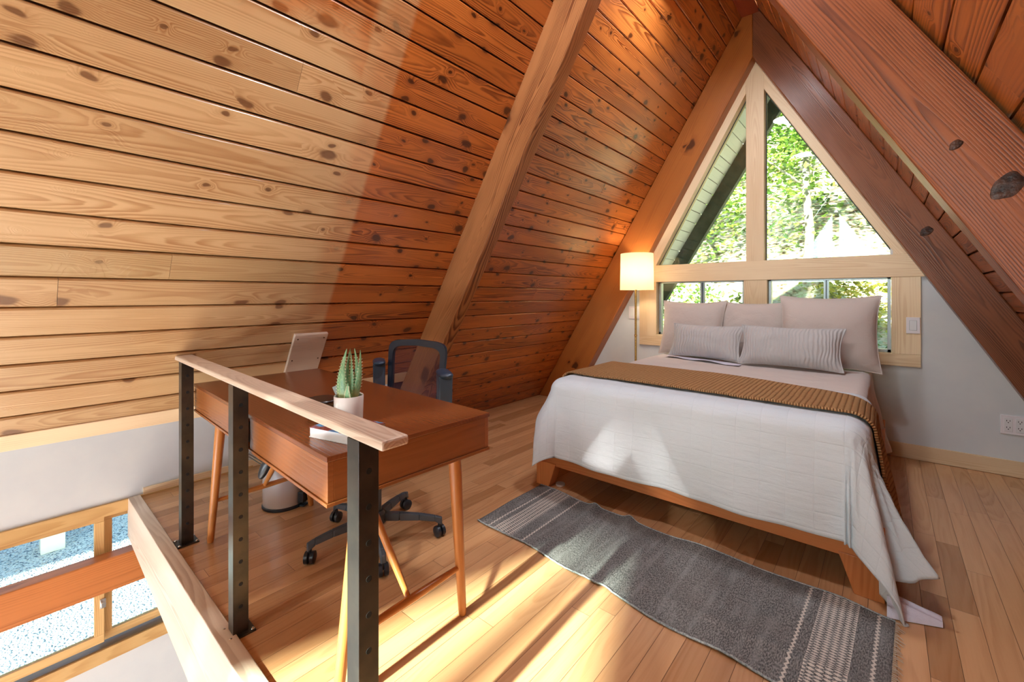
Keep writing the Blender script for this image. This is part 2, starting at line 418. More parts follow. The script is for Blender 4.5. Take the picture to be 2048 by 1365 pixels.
rafter([(-.91, 3.412), (-.91, 3.86), (-.89, 3.872), (1.30, .02), (1.30, 0), (1.02, 0)], 4.40, 4.56, RAFT_R,
       'red-brown timber rafter against the gable wall right of the tall window', (1, -1.75))
mb = MB(); mb.box(-1.0, -.86, YF, YG, 3.80, 3.818); tag(mb.build('ridge_board', wood('ridge_wood', (150, 62, 26), (110, 36, 14), rough=.4)), 'narrow dark red board running under the roof ridge', 'board')
# knot whorl of the big rafter is real geometry: a shallow checked boss
KM = []
KNOTS = [(1.9645, .279, 1.581, .035, .040), (1.9645, .170, 1.7295, .016, .016), (4.3995, .23, 1.724, .036, .034)]
for ky, kx, kz, kr, kh in KNOTS:
    vs = []; fs = []; N_ = 28
    for q, (f_, dy) in enumerate(((1, 0), (.95, -.0012), (.6, -.0014), (.3, -.002))):
        for k in range(N_):
            w_ = 2*PI*k/N_; rr = f_*(1+.06*math.sin(3*w_+kx*9)+.04*math.sin(5*w_))
            vs.append((kx+kr*rr*math.cos(w_)*.95+kh*.3*rr*math.sin(w_), ky+dy+.0006*math.sin(7*w_+q), kz+kh*rr*math.sin(w_)))
    for q in range(3):
        for k in range(N_): fs.append((q*N_+k, q*N_+(k+1) % N_, (q+1)*N_+(k+1) % N_, (q+1)*N_+k))
    fs.append(tuple(3*N_+k for k in range(N_)))
    mb = MB(); mb.raw(vs, fs); KM.append(mb)
# gable wall ------------------------------------------------------------------
mb = MB()
def wp(poly): mb.prism(poly, YG, YG+.12)
wp([(-3.34, 0), (1.31, 0), (.90, .72), (-3.34, .72)])
wp([(-3.34, .72), (-2.02, .72), (-2.02, 1.80), (-2.30, 1.80)])
wp([(.19, .72), (.90, .72), (.19, 1.97)])
wp([(.03, 1.40), (.5, 1.40), (.03, 2.22)]); wp([(-1.88, 1.40), (-2.5, 1.40), (-1.88, 2.4)])
struct(mb.build('wall_back', DRYWALL))
T0, T1 = YG-.02, YG+.13
mb = MB()
def tp(poly, gd=(0, 1), y0=T0): mb.prism(poly, y0, T1, gdir=gd)
OL = lambda z: -.916-(3.46-z)/1.755
OR = lambda z: -.916+(3.46-z)/1.755
tp([(OL(1.575)-.05, 1.575), (-1.855, 1.575), (-.99, 3.145), (-.99, 3.27), (-.916, 3.41), (-.916, 3.50)], (1, 1.755))
tp([(-.916, 3.50), (-.916, 3.41), (-.842, 3.27), (-.842, 3.145), (.045, 1.605), (.045, 1.575), (OR(1.575)+.05, 1.575)], (1, -1.755))
tp([(-.99, 1.575), (-.842, 1.575), (-.842, 3.27), (-.916, 3.41), (-.99, 3.27)], (0, 1), T0+.003)
tp([(-2.20, 1.398), (.33, 1.398), (.33, 1.575), (-2.20, 1.575)], (1, 0), T0-.004)
tp([(-1.01, .80), (-.817, .80), (-.817, 1.398), (-1.01, 1.398)], (0, 1), T0+.002)
tp([(.037, .80), (.206, .80), (.206, 1.398), (.037, 1.398)], (0, 1))
tp([(-2.04, .82), (-1.85, .82), (-1.85, 1.398), (-2.04, 1.398)], (0, 1))
tp([(-2.04, .722), (-1.01, .722), (-1.01, .84), (-2.04, .84)], (1, 0), T0+.001); tp([(-1.01, .706), (.206, .706), (.206, .80), (-1.01, .80)], (1, 0), T0+.001)
struct(mb.build('trim_2', PINE, bevel=.0025))
mb = MB()
for s in (-1, 1):   # thin pine strips between white wall and rafters
    f = OL if s < 0 else OR
    for za, zb in ((0, 1.398),):
        a, b = f(za)+s*.03, f(zb)+s*.03
        mb.prism([(a, za), (a-s*.045, za), (b-s*.045, zb), (b, zb)], T0+.004, YG+.01, gdir=(1, -s*1.755))
struct(mb.build('trim_3', PINE))
mb = MB(); mb.box(-2.9, 1.10, YG-.014, YG, 0.002, .112); struct(mb.build('baseboard_back', PINE, bevel=.002))

def window(name, loc): 
    r = bpy.data.objects.new(name, None); C.objects.link(r); r.location = loc; return struct(r)
GY = YG+.075
w1 = window('window_1', (-.916, GY, 1.575))
for poly in ([(-1.875, 1.57), (-.985, 1.57), (-.985, 3.17)], [(-.847, 1.57), (.06, 1.57), (.06, 1.60), (-.847, 3.17)]):
    mb = MB(); mb.prism(poly, GY, GY+.004); mb.build('pane', GLASS, w1)
mb = MB()   # dark gasket round the upper panes
def strip(a, b, w, y0, y1):
    a, b = Vector((a[0], 0, a[1])), Vector((b[0], 0, b[1])); d = (b-a).normalized(); nn = Vector((-d.z, 0, d.x))*w
    mb.hexa([a+Vector((0, y0, 0)), a+nn+Vector((0, y0, 0)), a+nn+Vector((0, y1, 0)), a+Vector((0, y1, 0)), b+Vector((0, y0, 0)), b+nn+Vector((0, y0, 0)), b+nn+Vector((0, y1, 0)), b+Vector((0, y1, 0))])
for q in ([(-1.86, 1.575), (-.99, 1.575), (-.99, 3.15)], [(-.842, 1.575), (.045, 1.575), (.045, 1.605), (-.842, 3.15)]):
    for i in range(len(q)): strip(q[i], q[(i+1) % len(q)], .008, GY-.012, GY-.001)
mb.build('gasket', flat('gasket', (62, 66, 60), .5), w1)
def slider(name, x0, x1, z0, z1, xm, side):
    r = window(name, ((x0+x1)/2, GY, z0)); mb = MB(); w = .022
    for a in ((x0, x1, z0, z0+w), (x0, x1, z1-w*.6, z1), (x0, x0+w, z0, z1), (x1-w, x1, z0, z1)): mb.box(a[0], a[1], GY-.03, GY+.03, a[2], a[3])
    mb.build('frame', ALU, r, bevel=.001)
    mb = MB(); mb.box(xm-.016, xm-.001, GY-.022, GY+.004, z0+w, z1-w*.6); mb.box(xm+.003, xm+.02, GY-.002, GY+.02, z0+w, z1-w*.6); mb.build('meeting_stile', ALU, r)
    mb = MB(); mb.box(xm-.001, xm+.003, GY-.024, GY+.02, z0+w, z1-w*.6); mb.build('seal', ALUD, r)
    for a, b, yy in ((x0+w, xm-.016, GY-.006), (xm+.02, x1-w, GY+.012)):
        mb = MB(); mb.box(a, b, yy, yy+.004, z0+w, z1-w*.6); mb.build('pane', GLASS, r)
slider('window_2', -1.845, -1.012, .842, 1.398, -1.407, 0)
slider('window_4', -.815, .035, .802, 1.398, -.387, 0)

# far gable of the house, behind the viewer: glazed like the bedroom one
mb = MB()
def fp(poly, y0=YF-.12, y1=YF): mb.prism(poly, y0, y1)
fp([(lx(1.4), 1.4), (rx(1.4), 1.4), (rx(1.6), 1.6), (lx(1.6), 1.6)])
fp([(lx(1.6), 1.6), (-1.99, 1.6), (-.92, 3.385), (-.92, ZR)]); fp([(rx(1.6), 1.6), (.15, 1.6), (-.92, 3.385), (-.92, ZR)])
fp([(-.985, 1.6), (-.855, 1.6), (-.855, 3.30), (-.985, 3.30)], YF-.10, YF-.02)
fp([(-3.6, GZ), (-2.7, GZ), (-2.7, 1.4), (-3.6, 1.4)]); fp([(.9, GZ), (3.4, GZ), (2.2, 1.4), (.9, 1.4)]); fp([(-2.7, -.45), (.9, -.45), (.9, 1.4), (-2.7, 1.4)])
struct(mb.build('wall_front', DRYWALL))
w5 = window('window_5', (-.92, YF-.07, 1.6))
mb = MB(); mb.prism([(-1.99, 1.6), (-.985, 1.6), (-.985, 3.28)], YF-.07, YF-.066); mb.prism([(-.855, 1.6), (.15, 1.6), (-.855, 3.28)], YF-.07, YF-.066)
mb.build('pane', GLASS, w5)

# knot object parented to the big rafter
big = [o for o in C.objects if o.name.startswith('rafter') and 'large dark knot' in o['label']][0]
rgt_ = [o for o in C.objects if o.name.startswith('rafter') and 'right of the tall' in o['label']][0]
for mb, pa in zip(KM, (big, big, rgt_)): mb.build('knot', noisy('knot_wood', (40, 24, 18), (84, 52, 36), 40, rough=.4, bump=.6), pa, smooth=True)

# ------------------------------------------------------------------ guard railing
rl = thing('guard_railing', 'steel post guard railing with a pale pine handrail along the loft edge', 'railing', (-1.83, .575, 0))
mb = MB()
mb.hexa([(-2.815, .572, .922), (-2.815, .648, .922), (-2.815, .648, .944), (-2.815, .572, .944), (-.800, .516, .922), (-.800, .584, .922), (-.800, .584, .944), (-.800, .516, .944)])
mb.build('handrail', PINE_P, rl, bevel=.005)
for px_, py_ in ((-2.690, .604), (-1.829, .570), (-.925, .546)):
    mb = MB(); h = .0255
    mb.box(px_-h, px_+h, py_-h, py_+h, .006, .922)
    for k in range(10):
        z = .848-.0825*k
        mb.lathe((px_+h-.001, py_, z), [(.0075, 0), (.0075, .0016), (0, .0016)], 14, mi=1, axis='x')
    po = mb.build('post', [STEEL, BLACK], rl, bevel=.003)
    mb = MB(); mb.box(px_-.045, px_+.045, py_-.045, py_+.045, 0.0, .007); mb.build('base_plate', STEEL, po, bevel=.001)
    for sx in (-1, 1):
        for sy in (-1, 1):
            mb = MB(); mb.lathe((px_+sx*.036, py_+sy*.036, .007), [(.007, 0), (.007, .003), (.004, .006), (0, .006)], 12)
            mb.build('bolt', CHROME, po, smooth=True)

# ------------------------------------------------------------------ desk
A = math.radians(-1.95)
DC = Vector((-1.93, .93, 0))
dM = Matrix.Translation(DC) @ Matrix.Rotation(A, 4, 'Z')
DW, DD = .760, .318
dk = thing('desk', 'walnut brown writing desk with splayed round legs behind the railing', 'desk', DC)
mb = MB()
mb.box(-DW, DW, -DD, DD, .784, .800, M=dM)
mb.build('desktop', DESKW_SHADED, dk, bevel=.002)
mb = MB()
mb.box(-DW+.004, -.02+.10, -DD+.004, -DD+.022, .668, .783, M=dM, axis=0); mb.box(.10, DW-.004, -DD+.004, -DD+.022, .668, .783, M=dM, axis=0)
mb.box(-DW+.004, DW-.004, DD-.022, DD-.004, .668, .783, M=dM)
mb.box(-DW+.004, -DW+.022, -DD+.022, DD-.022, .668, .783, M=dM, axis=1); mb.box(DW-.022, DW-.004, -DD+.022, DD-.022, .668, .783, M=dM, axis=1)
mb.box(-DW+.022, DW-.022, -DD+.022, DD-.022, .69, .70, M=dM)
mb.build('drawer_case', DESKW, dk, bevel=.0012)
mb = MB(); mb.box(-DW, DW, -DD, -DD+.024, .657, .667, M=dM); mb.box(-DW, DW, DD-.024, DD, .657, .667, M=dM)
mb.box(-DW, -DW+.024, -DD+.024, DD-.024, .657, .667, M=dM, axis=1); mb.box(DW-.024, DW, -DD+.024, DD-.024, .657, .667, M=dM, axis=1)
mb.build('lower_edge', DESKW, dk, bevel=.001)
LEGS = [((-1.238, 1.110, .667), (-1.259, 1.172, .0)), ((-1.222, .715, .667), (-1.250, .650, 0)), ((-2.622, .742, .667), (-2.600, .684, 0)), ((-2.615, 1.135, .667), (-2.603, 1.196, 0))]
for a, b in LEGS:
    mb = MB(); mb.tube([a, lerp(Vector(a), Vector(b), .15), lerp(Vector(a), Vector(b), .985), b], [.023, .024, .0155, .013], 20)
    mb.build('leg', LEGW, dk, autosmooth=.8)
mid = []
for i, j in ((0, 1), (2, 3)):
    p = lerp(Vector(LEGS[i][1]), Vector(LEGS[i][0]), .3); q = lerp(Vector(LEGS[j][1]), Vector(LEGS[j][0]), .3)
    mb = MB(); mb.tube([p, lerp(p, q, .2), lerp(p, q, .5), lerp(p, q, .8), q], [.009, .012, .0145, .012, .009], 16); mb.build('stretcher', LEGW, dk, autosmooth=.8)
    mid.append(lerp(p, q, .5))
for p, s in ((mid[0], -1), (mid[1], 1)):
    q = p + Vector((s*.46, 0, .49))
    mb = MB(); mb.tube([p, lerp(p, q, .2), lerp(p, q, .8), q], [.009, .0135, .0135, .011], 16); mb.build('brace', LEGW, dk, autosmooth=.8)
mb = MB(); mb.box(.066, .088, -DD-.002, -DD+.02, .69, .765, M=dM); mb.build('cable_grommet', flat('grommet', (110, 108, 104), .35, .8), dk)

# things on the desk --------------------------------------------------------
bk = thing('book', 'closed paperback book with pale page edges lying near the desk corner under the handrail', 'book', (-1.32, .73, .8005))
bM = Matrix.Translation((-1.325, .742, .8005)) @ Matrix.Rotation(math.radians(14.8), 4, 'Z')
mb = MB(); mb.box(-.093, .093, -.084, .052, .002, .030, M=bM); mb.build('pages', flat('paper_pages', (238, 240, 244), .7), bk)
m, nt = newmat('book_cover_picture')
tc = nd(nt, 'ShaderNodeAttribute', attribute_name='gc').outputs['Vector']
v = nd(nt, 'ShaderNodeTexNoise', {'Vector': tc, 'Scale': 16.0, 'Detail': 3.0}).outputs[0]
c = ramp(nt, v, [(.34, s2l((46, 96, 150))), (.44, s2l((90, 160, 205))), (.5, s2l((150, 70, 56))), (.58, s2l((96, 40, 40))), (.66, s2l((200, 150, 120)))])
out(nt, bsdf(nt, col=c, rough=.3))
mb = MB(); mb.box(-.095, .095, -.086, .054, .030, .032, M=bM); mb.build('front_cover', m, bk)
mb = MB(); mb.box(-.095, .095, -.086, .054, 0, .002, M=bM); mb.build('back_cover', flat('book_back', (225, 226, 230), .5), bk)

PC = Vector((-1.442, .796, .8005))
pt = thing('potted_aloe', 'spiky green aloe plant in a white ceramic pot on the desk', 'plant', PC)
mb = MB(); mb.lathe(PC, [(.043, 0), (.047, .003), (.0485, .05), (.0500, .096), (.0485, .099), (.046, .097), (.0455, .086), (0, .086)], 40)
mb.build('pot', flat('white_ceramic', (232, 228, 222), .3), pt, autosmooth=.7)
mb = MB(); mb.lathe(PC, [(.0452, .0865), (.03, .090), (0, .091)], 20); mb.build('soil', noisy('potting_soil', (52, 44, 34), (84, 78, 66), 120, rough=.9, bump=.5), pt)
m, nt = newmat('aloe_leaf')
gc = nd(nt, 'ShaderNodeAttribute', attribute_name='gc').outputs['Vector']
uvn = nd(nt, 'ShaderNodeUVMap').outputs[0]
sx = nd(nt, 'ShaderNodeSeparateXYZ', {0: uvn})
n1 = nd(nt, 'ShaderNodeTexNoise', {'Vector': gc, 'Scale': 14.0, 'Detail': 2.0}).outputs[0]
c = mixc(nt, sstep(nt, n1, .35, .65), s2l((112, 164, 122)), s2l((150, 190, 138)))
c = mixc(nt, sstep(nt, sx.outputs[0], .25, .0), c, s2l((196, 212, 150)))
out(nt, bsdf(nt, col=c, rough=.4))
ALOE = m; THORN = flat('aloe_thorn', (226, 226, 190), .5)
def aloe(bx, by, tx, ty, h, w, tw):
    mb = MB(); base = PC + Vector((bx, by, .088)); tip = PC + Vector((tx, ty, .088+h)); ax = Vector((math.cos(tw), math.sin(tw), 0)); bx_ = Vector((-ax.y, ax.x, 0)); N = 12
    def pos(t, k):
        c = lerp(base, tip, t) + (Vector((bx, by, 0)).normalized() if bx or by else Vector((0, 0, 0)))*.010*math.sin(PI*t)
        ww = w*(1-t)**.75*(1+.25*math.sin(PI*min(1, t*1.6))) + .0006; a = 2*PI*k/10
        return c + ax*math.cos(a)*ww + bx_*(math.sin(a)*ww*.5 if math.sin(a) > 0 else math.sin(a)*ww*.28)
    mb.grid(lambda u, v: (pos(u, v*10), (u, v)), N, 10)
    lf = mb.build('leaf', ALOE, pt, smooth=True)
    mb = MB()
    for s in (0, PI):
        for q in range(2, 14):
            t = q/16; c = pos(t, s/(2*PI)*10); d = ax*math.cos(s)
            mb.tube([c-d*.001, c+d*.0042+Vector((0, 0, .002))], [.0016, .0003], 6)
    mb.build('thorns', THORN, lf)
T = math.radians
for a in ((-.020, -.014, -.006, -.004, .175, .0165, T(38)), (-.026, .004, -.012, .012, .172, .011, T(60)), (.004, -.022, .010, -.016, .172, .0150, T(30)), (.012, .012, .018, .012, .176, .012, T(50)),
          (.004, .000, .006, .004, .165, .011, T(20)), (.026, .006, .046, .018, .172, .0115, T(70)), (.024, -.018, .034, -.022, .06, .010, T(20))): aloe(*a)
tM = Matrix.Translation(PC+Vector((-.036, -.016, .098))) @ Matrix.Rotation(T(40), 4, 'Z') @ Matrix.Rotation(T(-24), 4, 'Y')
mb = MB(); mb.box(-.013, .013, -.0006, .0006, -.02, .034, M=tM); mb.build('plant_tag', flat('plant_tag', (150, 158, 150), .5), pt)

JC = Vector((-1.67, .812, .8005))
jr = thing('glass_jar', 'low glass jar with a flat dark lid beside the aloe pot', 'jar', JC)
m, nt = newmat('jar_glass'); g = nd(nt, 'ShaderNodeBsdfGlass', {'Color': s2l((190, 196, 196)), 'Roughness': .05, 'IOR': 1.3}).outputs[0]; out(nt, g)
mb = MB(); mb.lathe(JC, [(.05, 0), (.053, .004), (.053, .038), (.05, .04)], 32); mb.build('body', m, jr, autosmooth=.7)
mb = MB(); mb.lathe(JC, [(.062, .0405), (.064, .042), (.064, .047), (.062, .049), (0, .049)], 40); mb.build('lid', flat('jar_lid', (52, 36, 30), .3), jr, autosmooth=.7)

# power adapter hanging below the desk
ad = thing('power_adapter', 'black power adapter on thin cords hanging below the back of the desk', 'adapter', (-2.2, .80, .46))
mb = MB(); aM = Matrix.Translation((-2.165, .78, .455)) @ Matrix.Rotation(T(35), 4, 'Z') @ Matrix.Rotation(T(25), 4, 'Y')
def pill(u, v):
    a = 2*PI*v; r = (.018 if u < .5 else .024)
    t = u*PI; return aM @ Vector((math.cos(a)*.022*math.sin(t)**.55*(1.25-.5*u), math.sin(a)*.014*math.sin(t)**.55, .05*math.cos(t)))
mb.grid(pill, 12, 16); mb.build('case', flat('adapter_black', (22, 24, 28), .3), ad, smooth=True)
mb = MB()
for dz in (0, -.014):
    mb.tube([(-2.18, .775, .485+dz), (-2.34, .775, .484+dz), (-2.39+dz*.5, .777, .46+dz), (-2.40+dz*.5, .78, .2), (-2.40+dz*.5, .78, .003)], .0022, 8)
mb.tube([(-2.165, .785, .50), (-2.15, .80, .58), (-2.13, .82, .66), (-2.12, .83, .69)], .0022, 8)
mb.build('cord', flat('cord_dark', (70, 62, 52), .5), ad, smooth=True)

# bin -----------------------------------------------------------------------
BC = Vector((-2.750, 1.105, 0))
bn = thing('trash_can', 'round brushed steel step trash can under the desk', 'trash can', BC)
m, nt = newmat('brushed_steel')
pos = nd(nt, 'ShaderNodeNewGeometry').outputs['Position']
n1 = nd(nt, 'ShaderNodeTexNoise', {'Vector': vop(nt, 'MULTIPLY', pos, (4, 4, 600)), 'Scale': 1.0, 'Detail': 2.0}).outputs[0]
out(nt, bsdf(nt, col=s2l((222, 224, 230)), metal=.55, rough=.25, normal=bumpn(nt, n1, .015)))
mb = MB(); mb.lathe(BC, [(.117, .018), (.118, .02), (.118, .40), (.116, .402)], 48); mb.build('body', m, bn, autosmooth=.7)
mb = MB(); mb.lathe(BC, [(.119, 0), (.122, .003), (.122, .016), (.119, .019), (0, .019)], 48); mb.build('base_ring', flat('bin_black', (30, 36, 44), .35), bn, autosmooth=.7)
mb = MB(); mb.lathe(BC, [(.119, .402), (.119, .412), (.10, .432), (.05, .442), (0, .444)], 48); mb.build('lid', m, bn, autosmooth=.7)
hM = Matrix.Translation(BC) @ Matrix.Rotation(T(28), 4, 'Z')
mb = MB(); mb.box(.112, .15, -.03, .03, .03, .09, M=hM); mb.box(.118, .15, -.025, .025, .004, .012, M=hM); mb.build('pedal', flat('bin_black', (30, 36, 44), .35), bn, bevel=.006)

# small pine panel screwed to the sloping planks -----------------------------
nL = Vector((SL, 0, -1)).normalized(); aL = Vector((1/SL, 0, 1)).normalized()
o = Vector((lx(1.025), 1.135, 1.025)) + nL*.001
mb = MB()
ring = [o, o+nL*.024, o+nL*.024-aL*.40, o-aL*.40]
w = Vector((0, .205, 0))
mb.hexa([ring[0], ring[0]+w, ring[0]+w+nL*.022, ring[0]+nL*.022, ring[3], ring[3]+w, ring[3]+w+nL*.022, ring[3]+nL*.022])
pn = thing('pine_panel', 'small pale pine panel screwed to the sloping planks behind the desk', 'panel', o)
# grain of the panel runs along the wall
mb.g = [Vector((v.y, v.z*1.17, 0)) for v in mb.v]
mb.build('board', PINE_P, pn, bevel=.003)
for dy, dd in ((.022, .03), (.183, .03), (.022, .19), (.183, .19)):
    c = o + nL*.022 + Vector((0, dy, 0)) - aL*dd
    mb = MB(); mb.tube([c, c+nL*.002], .0045, 10); mb.build('screw', flat('screw_bronze', (90, 66, 50), .4, .6), pn)

# ------------------------------------------------------------------ office chair
CC = Vector((-1.99, 1.25, 0)); fwd = Vector((.2, -.98, 0)).normalized(); rgt = Vector((.98, .2, 0)).normalized()
def cp(r, b, z): return CC + rgt*r - fwd*b + Vector((0, 0, z))
ch = thing('office_chair', 'dark mesh back office chair on five castors tucked behind the desk', 'office chair', CC)
bs = None
mb = MB(); mb.lathe(CC, [(.035, .085), (.05, .09), (.05, .135), (.035, .15)], 24); mb.lathe(CC, [(.026, .15), (.026, .27), (.018, .27), (.018, .42)], 20)
mb.build('column', CHARC, ch, autosmooth=.7)
for k in range(5):
    a = T(45-72*k); d = Vector((math.cos(a), math.sin(a), 0)); s = Vector((-d.y, d.x, 0))
    mb = MB()
    secs = [(.03, .135, .10, .024), (.12, .132, .096, .021), (.22, .122, .092, .018), (.30, .108, .082, .016), (.335, .098, .06, .013)]
    P = []
    for r, zt, zb, w in secs: P.append([CC+d*r+s*w*1.0+Vector((0, 0, zb)), CC+d*r-s*w*1.0+Vector((0, 0, zb)), CC+d*r-s*w*.7+Vector((0, 0, zt)), CC+d*r+s*w*.7+Vector((0, 0, zt))])
    for p, q in zip(P[:-1], P[1:]): mb.hexa(p+q)
    arm = mb.build('base_arm', CHARC, ch, bevel=.004)
    c0 = CC + d*.322; ca = a + .9*k + .7
    e = Vector((math.cos(ca), math.sin(ca), 0)); mb = MB()
    for sg_ in (-1, 1):
        p = c0 + e*sg_*.004 + Vector((0, 0, .029)); q = c0 + e*sg_*.024 + Vector((0, 0, .029))
        mb.tube([p, lerp(p, q, .1), lerp(p, q, .85), q], [.024, .028, .028, .022], 20)
    mb.tube([c0+Vector((0, 0, .03)), c0+Vector((0, 0, .085))], .009, 10)
    mb.build('castor', flat('castor_black', (34, 38, 46), .35), arm, autosmooth=.6)
mb = MB()
def cush(u, v):
    x = (u-.5)*2; y = (v-.5)*2; rr = max(abs(x), abs(y)); h = .05*(1-rr**6)**.5 if rr < 1 else 0
    return x, y, h
def seat(u, v, top=True):
    x, y, h = cush(u, v); k = 1-.08*(abs(x*y))
    return cp(x*.235*k, -.03+y*.23*k, .47+(h if top else -h*.6))
mb.grid(lambda u, v: seat(u, v), 20, 20); mb.grid(lambda u, v: seat(1-u, v, False), 20, 20)
mb.build('seat', flat('seat_fabric', (40, 40, 48), .8), ch, smooth=True)
mb = MB(); mb.box(-.09, .09, -.09, .09, .41, .45, M=Matrix.Translation(CC)); mb.build('mechanism', CHARC, ch, bevel=.006)
# back: shell frame with a see-through mesh
def bp(r, z, off=0):   # point on the curved backrest plane
    return cp(r, .275 + .10*(z-.55) - .12*(r*r) + off, z)
def outline(k, n=48):
    """outline of the backrest: flat-arched top, sides tapering to the bottom"""
    t = k/n
    a = 2*PI*t; c, s = math.cos(a), math.sin(a); e = .22
    x = math.copysign(abs(c)**e, c); z = math.copysign(abs(s)**e, s)
    zz = .775 + z*.205; wdt = .205 + .012*z
    return x*wdt, zz + (.020*(1-x*x) if z > 0 else -.01*(1-x*x))
mb = MB(); n_ = 48; vs = []; fs = []
def inset(k, f):
    x, z = outline(k); fx_ = 1 - f/.205; return x*fx_, .775 + (z-.775)*(1-f/.215)
for k in range(n_):
    for (f, off) in ((0, -.008), (0, .010), (.034, .012), (.034, -.010)):
        x, z = inset(k, f); vs.append(bp(x, z, off))
for k in range(n_):
    for j in range(4):
        fs.append((k*4+j, ((k+1) % n_)*4+j, ((k+1) % n_)*4+(j+1) % 4, k*4+(j+1) % 4))
mb.raw(vs, fs)
mb.build('back_frame', flat('chair_navy', (12, 26, 46), .32), ch, autosmooth=.9)
m, nt = newmat('chair_mesh')
gcx = nd(nt, 'ShaderNodeBsdfDiffuse', {0: s2l((84, 56, 62))}).outputs[0]; tr = nd(nt, 'ShaderNodeBsdfTransparent').outputs[0]
out(nt, nd(nt, 'ShaderNodeMixShader', {0: .60, 1: tr, 2: gcx}).outputs[0])
mb = MB(); vs = [bp(*inset(k, .032)) for k in range(n_)] + [bp(0, .775)]
mb.raw(vs, [(k, (k+1) % n_, n_) for k in range(n_)]); mb.build('back_mesh', m, ch, smooth=True)
mb = MB(); mb.tube([cp(0, .12, .43), cp(0, .30, .44), cp(0, .335, .52), cp(0, .315, .62)], .02, 12); mb.tube([bp(-.17, .60, .02), bp(0, .62, .035), bp(.17, .60, .02)], .014, 10)
mb.build('back_support', CHARC, ch, smooth=True)
vw = Vector((.85, -.53, 0)).normalized(); vs_ = Vector((.53, .85, 0)).normalized()      # the pads are swivelled outward
for r, b in ((-.275, .285), (.318, .155)):
    c0 = cp(r, b, .855)
    mb = MB()
    def pad(u, v):
        a = 2*PI*v; t = (u-.5)*2; k = (1-abs(t)**4)**.3 if abs(t) < 1 else 0
        return c0 + vs_*(math.cos(a)*.037*k) + vw*(t*.095) + Vector((0, 0, math.sin(a)*(.016 if math.sin(a) > 0 else .022)*k))
    mb.grid(pad, 18, 18)
    pd = mb.build('armrest', flat('arm_pad', (44, 62, 84), .35), ch, smooth=True)
    mb = MB(); P = []
    for z, w_, d_ in ((.85, .036, .05), (.70, .034, .04), (.50, .03, .03)): P.append([c0+vs_*w_-vw*d_+Vector((0, 0, z-.855)), c0-vs_*w_-vw*d_+Vector((0, 0, z-.855)), c0-vs_*w_+vw*d_+Vector((0, 0, z-.855)), c0+vs_*w_+vw*d_+Vector((0, 0, z-.855))])
    mb.hexa(P[0]+P[1]); mb.hexa(P[1]+P[2]); e_ = CC + rgt*(.10 if r > 0 else -.10)
    mb.hexa([P[2][0], P[2][1], P[2][1]-Vector((0, 0, .03)), P[2][0]-Vector((0, 0, .03)), e_+Vector((.02, .02, .455)), e_+Vector((-.02, -.02, .455)), e_+Vector((-.02, -.02, .43)), e_+Vector((.02, .02, .43))])
    mb.build('armrest_post', flat('arm_post', (62, 82, 106), .3), ch, bevel=.008)

# ------------------------------------------------------------------ floor lamp
LC = Vector((-1.945, 4.25, 0))
lp = thing('floor_lamp', 'brass floor lamp with a lit cream drum shade between bed and gable rafter', 'lamp', LC)
BRASS = flat('brass', (206, 170, 96), .25, 1.0)
mb = MB(); mb.lathe(LC, [(.13, 0), (.13, .012), (.12, .02), (.02, .024), (0, .024)], 36); mb.build('base', BRASS, lp, autosmooth=.6)
mb = MB(); mb.tube([LC+Vector((-.012, 0, .02)), LC+Vector((-.012, 0, 1.30)), LC+Vector((0, 0, 1.40))], [.011, .011, .009], 16); mb.lathe(LC+Vector((-.012, 0, .83)), [(.011, 0), (.014, .004), (.014, .02), (.011, .024)], 16)
mb.build('pole', BRASS, lp, autosmooth=.7)
m, nt = newmat('lamp_shade'); m.cycles.emission_sampling = 'NONE'
pz = nd(nt, 'ShaderNodeSeparateXYZ', {0: nd(nt, 'ShaderNodeNewGeometry').outputs['Position']})
d = nd(nt, 'ShaderNodeBsdfDiffuse', {0: s2l((226, 214, 190))}).outputs[0]; t = nd(nt, 'ShaderNodeBsdfTranslucent', {0: s2l((200, 182, 146))}).outputs[0]
em = nd(nt, 'ShaderNodeEmission', {0: s2l((255, 230, 180)), 1: .12}).outputs[0]
mx = nd(nt, 'ShaderNodeMixShader', {0: .5, 1: d, 2: t}).outputs[0]
out(nt, nd(nt, 'ShaderNodeAddShader', {0: mx, 1: em}).outputs[0])
mb = MB(); mb.lathe(LC, [(.168, 1.312), (.163, 1.685)], 56)
mb.f = mb.f[:56]; mb.mi = mb.mi[:56]
mb.build('lamp_shade', m, lp, smooth=True)
mb = MB()
for k in range(3):
    a = 2*PI*k/3; mb.tube([LC+Vector((0, 0, 1.62)), LC+Vector((math.cos(a)*.163, math.sin(a)*.163, 1.66))], .002, 6)
mb.tube([LC+Vector((0, 0, 1.40)), LC+Vector((0, 0, 1.62))], .006, 8); mb.build('shade_carrier', BRASS, lp)
mb = MB(); mb.lathe(LC, [(.012, 1.42), (.018, 1.45), (.03, 1.49), (.028, 1.53), (.012, 1.55), (0, 1.552)], 20)
m, nt = newmat('lamp_bulb'); m.cycles.emission_sampling = 'NONE'; out(nt, nd(nt, 'ShaderNodeEmission', {0: s2l((255, 214, 150)), 1: 3.0}).outputs[0]); mb.build('bulb', m, lp, smooth=True)

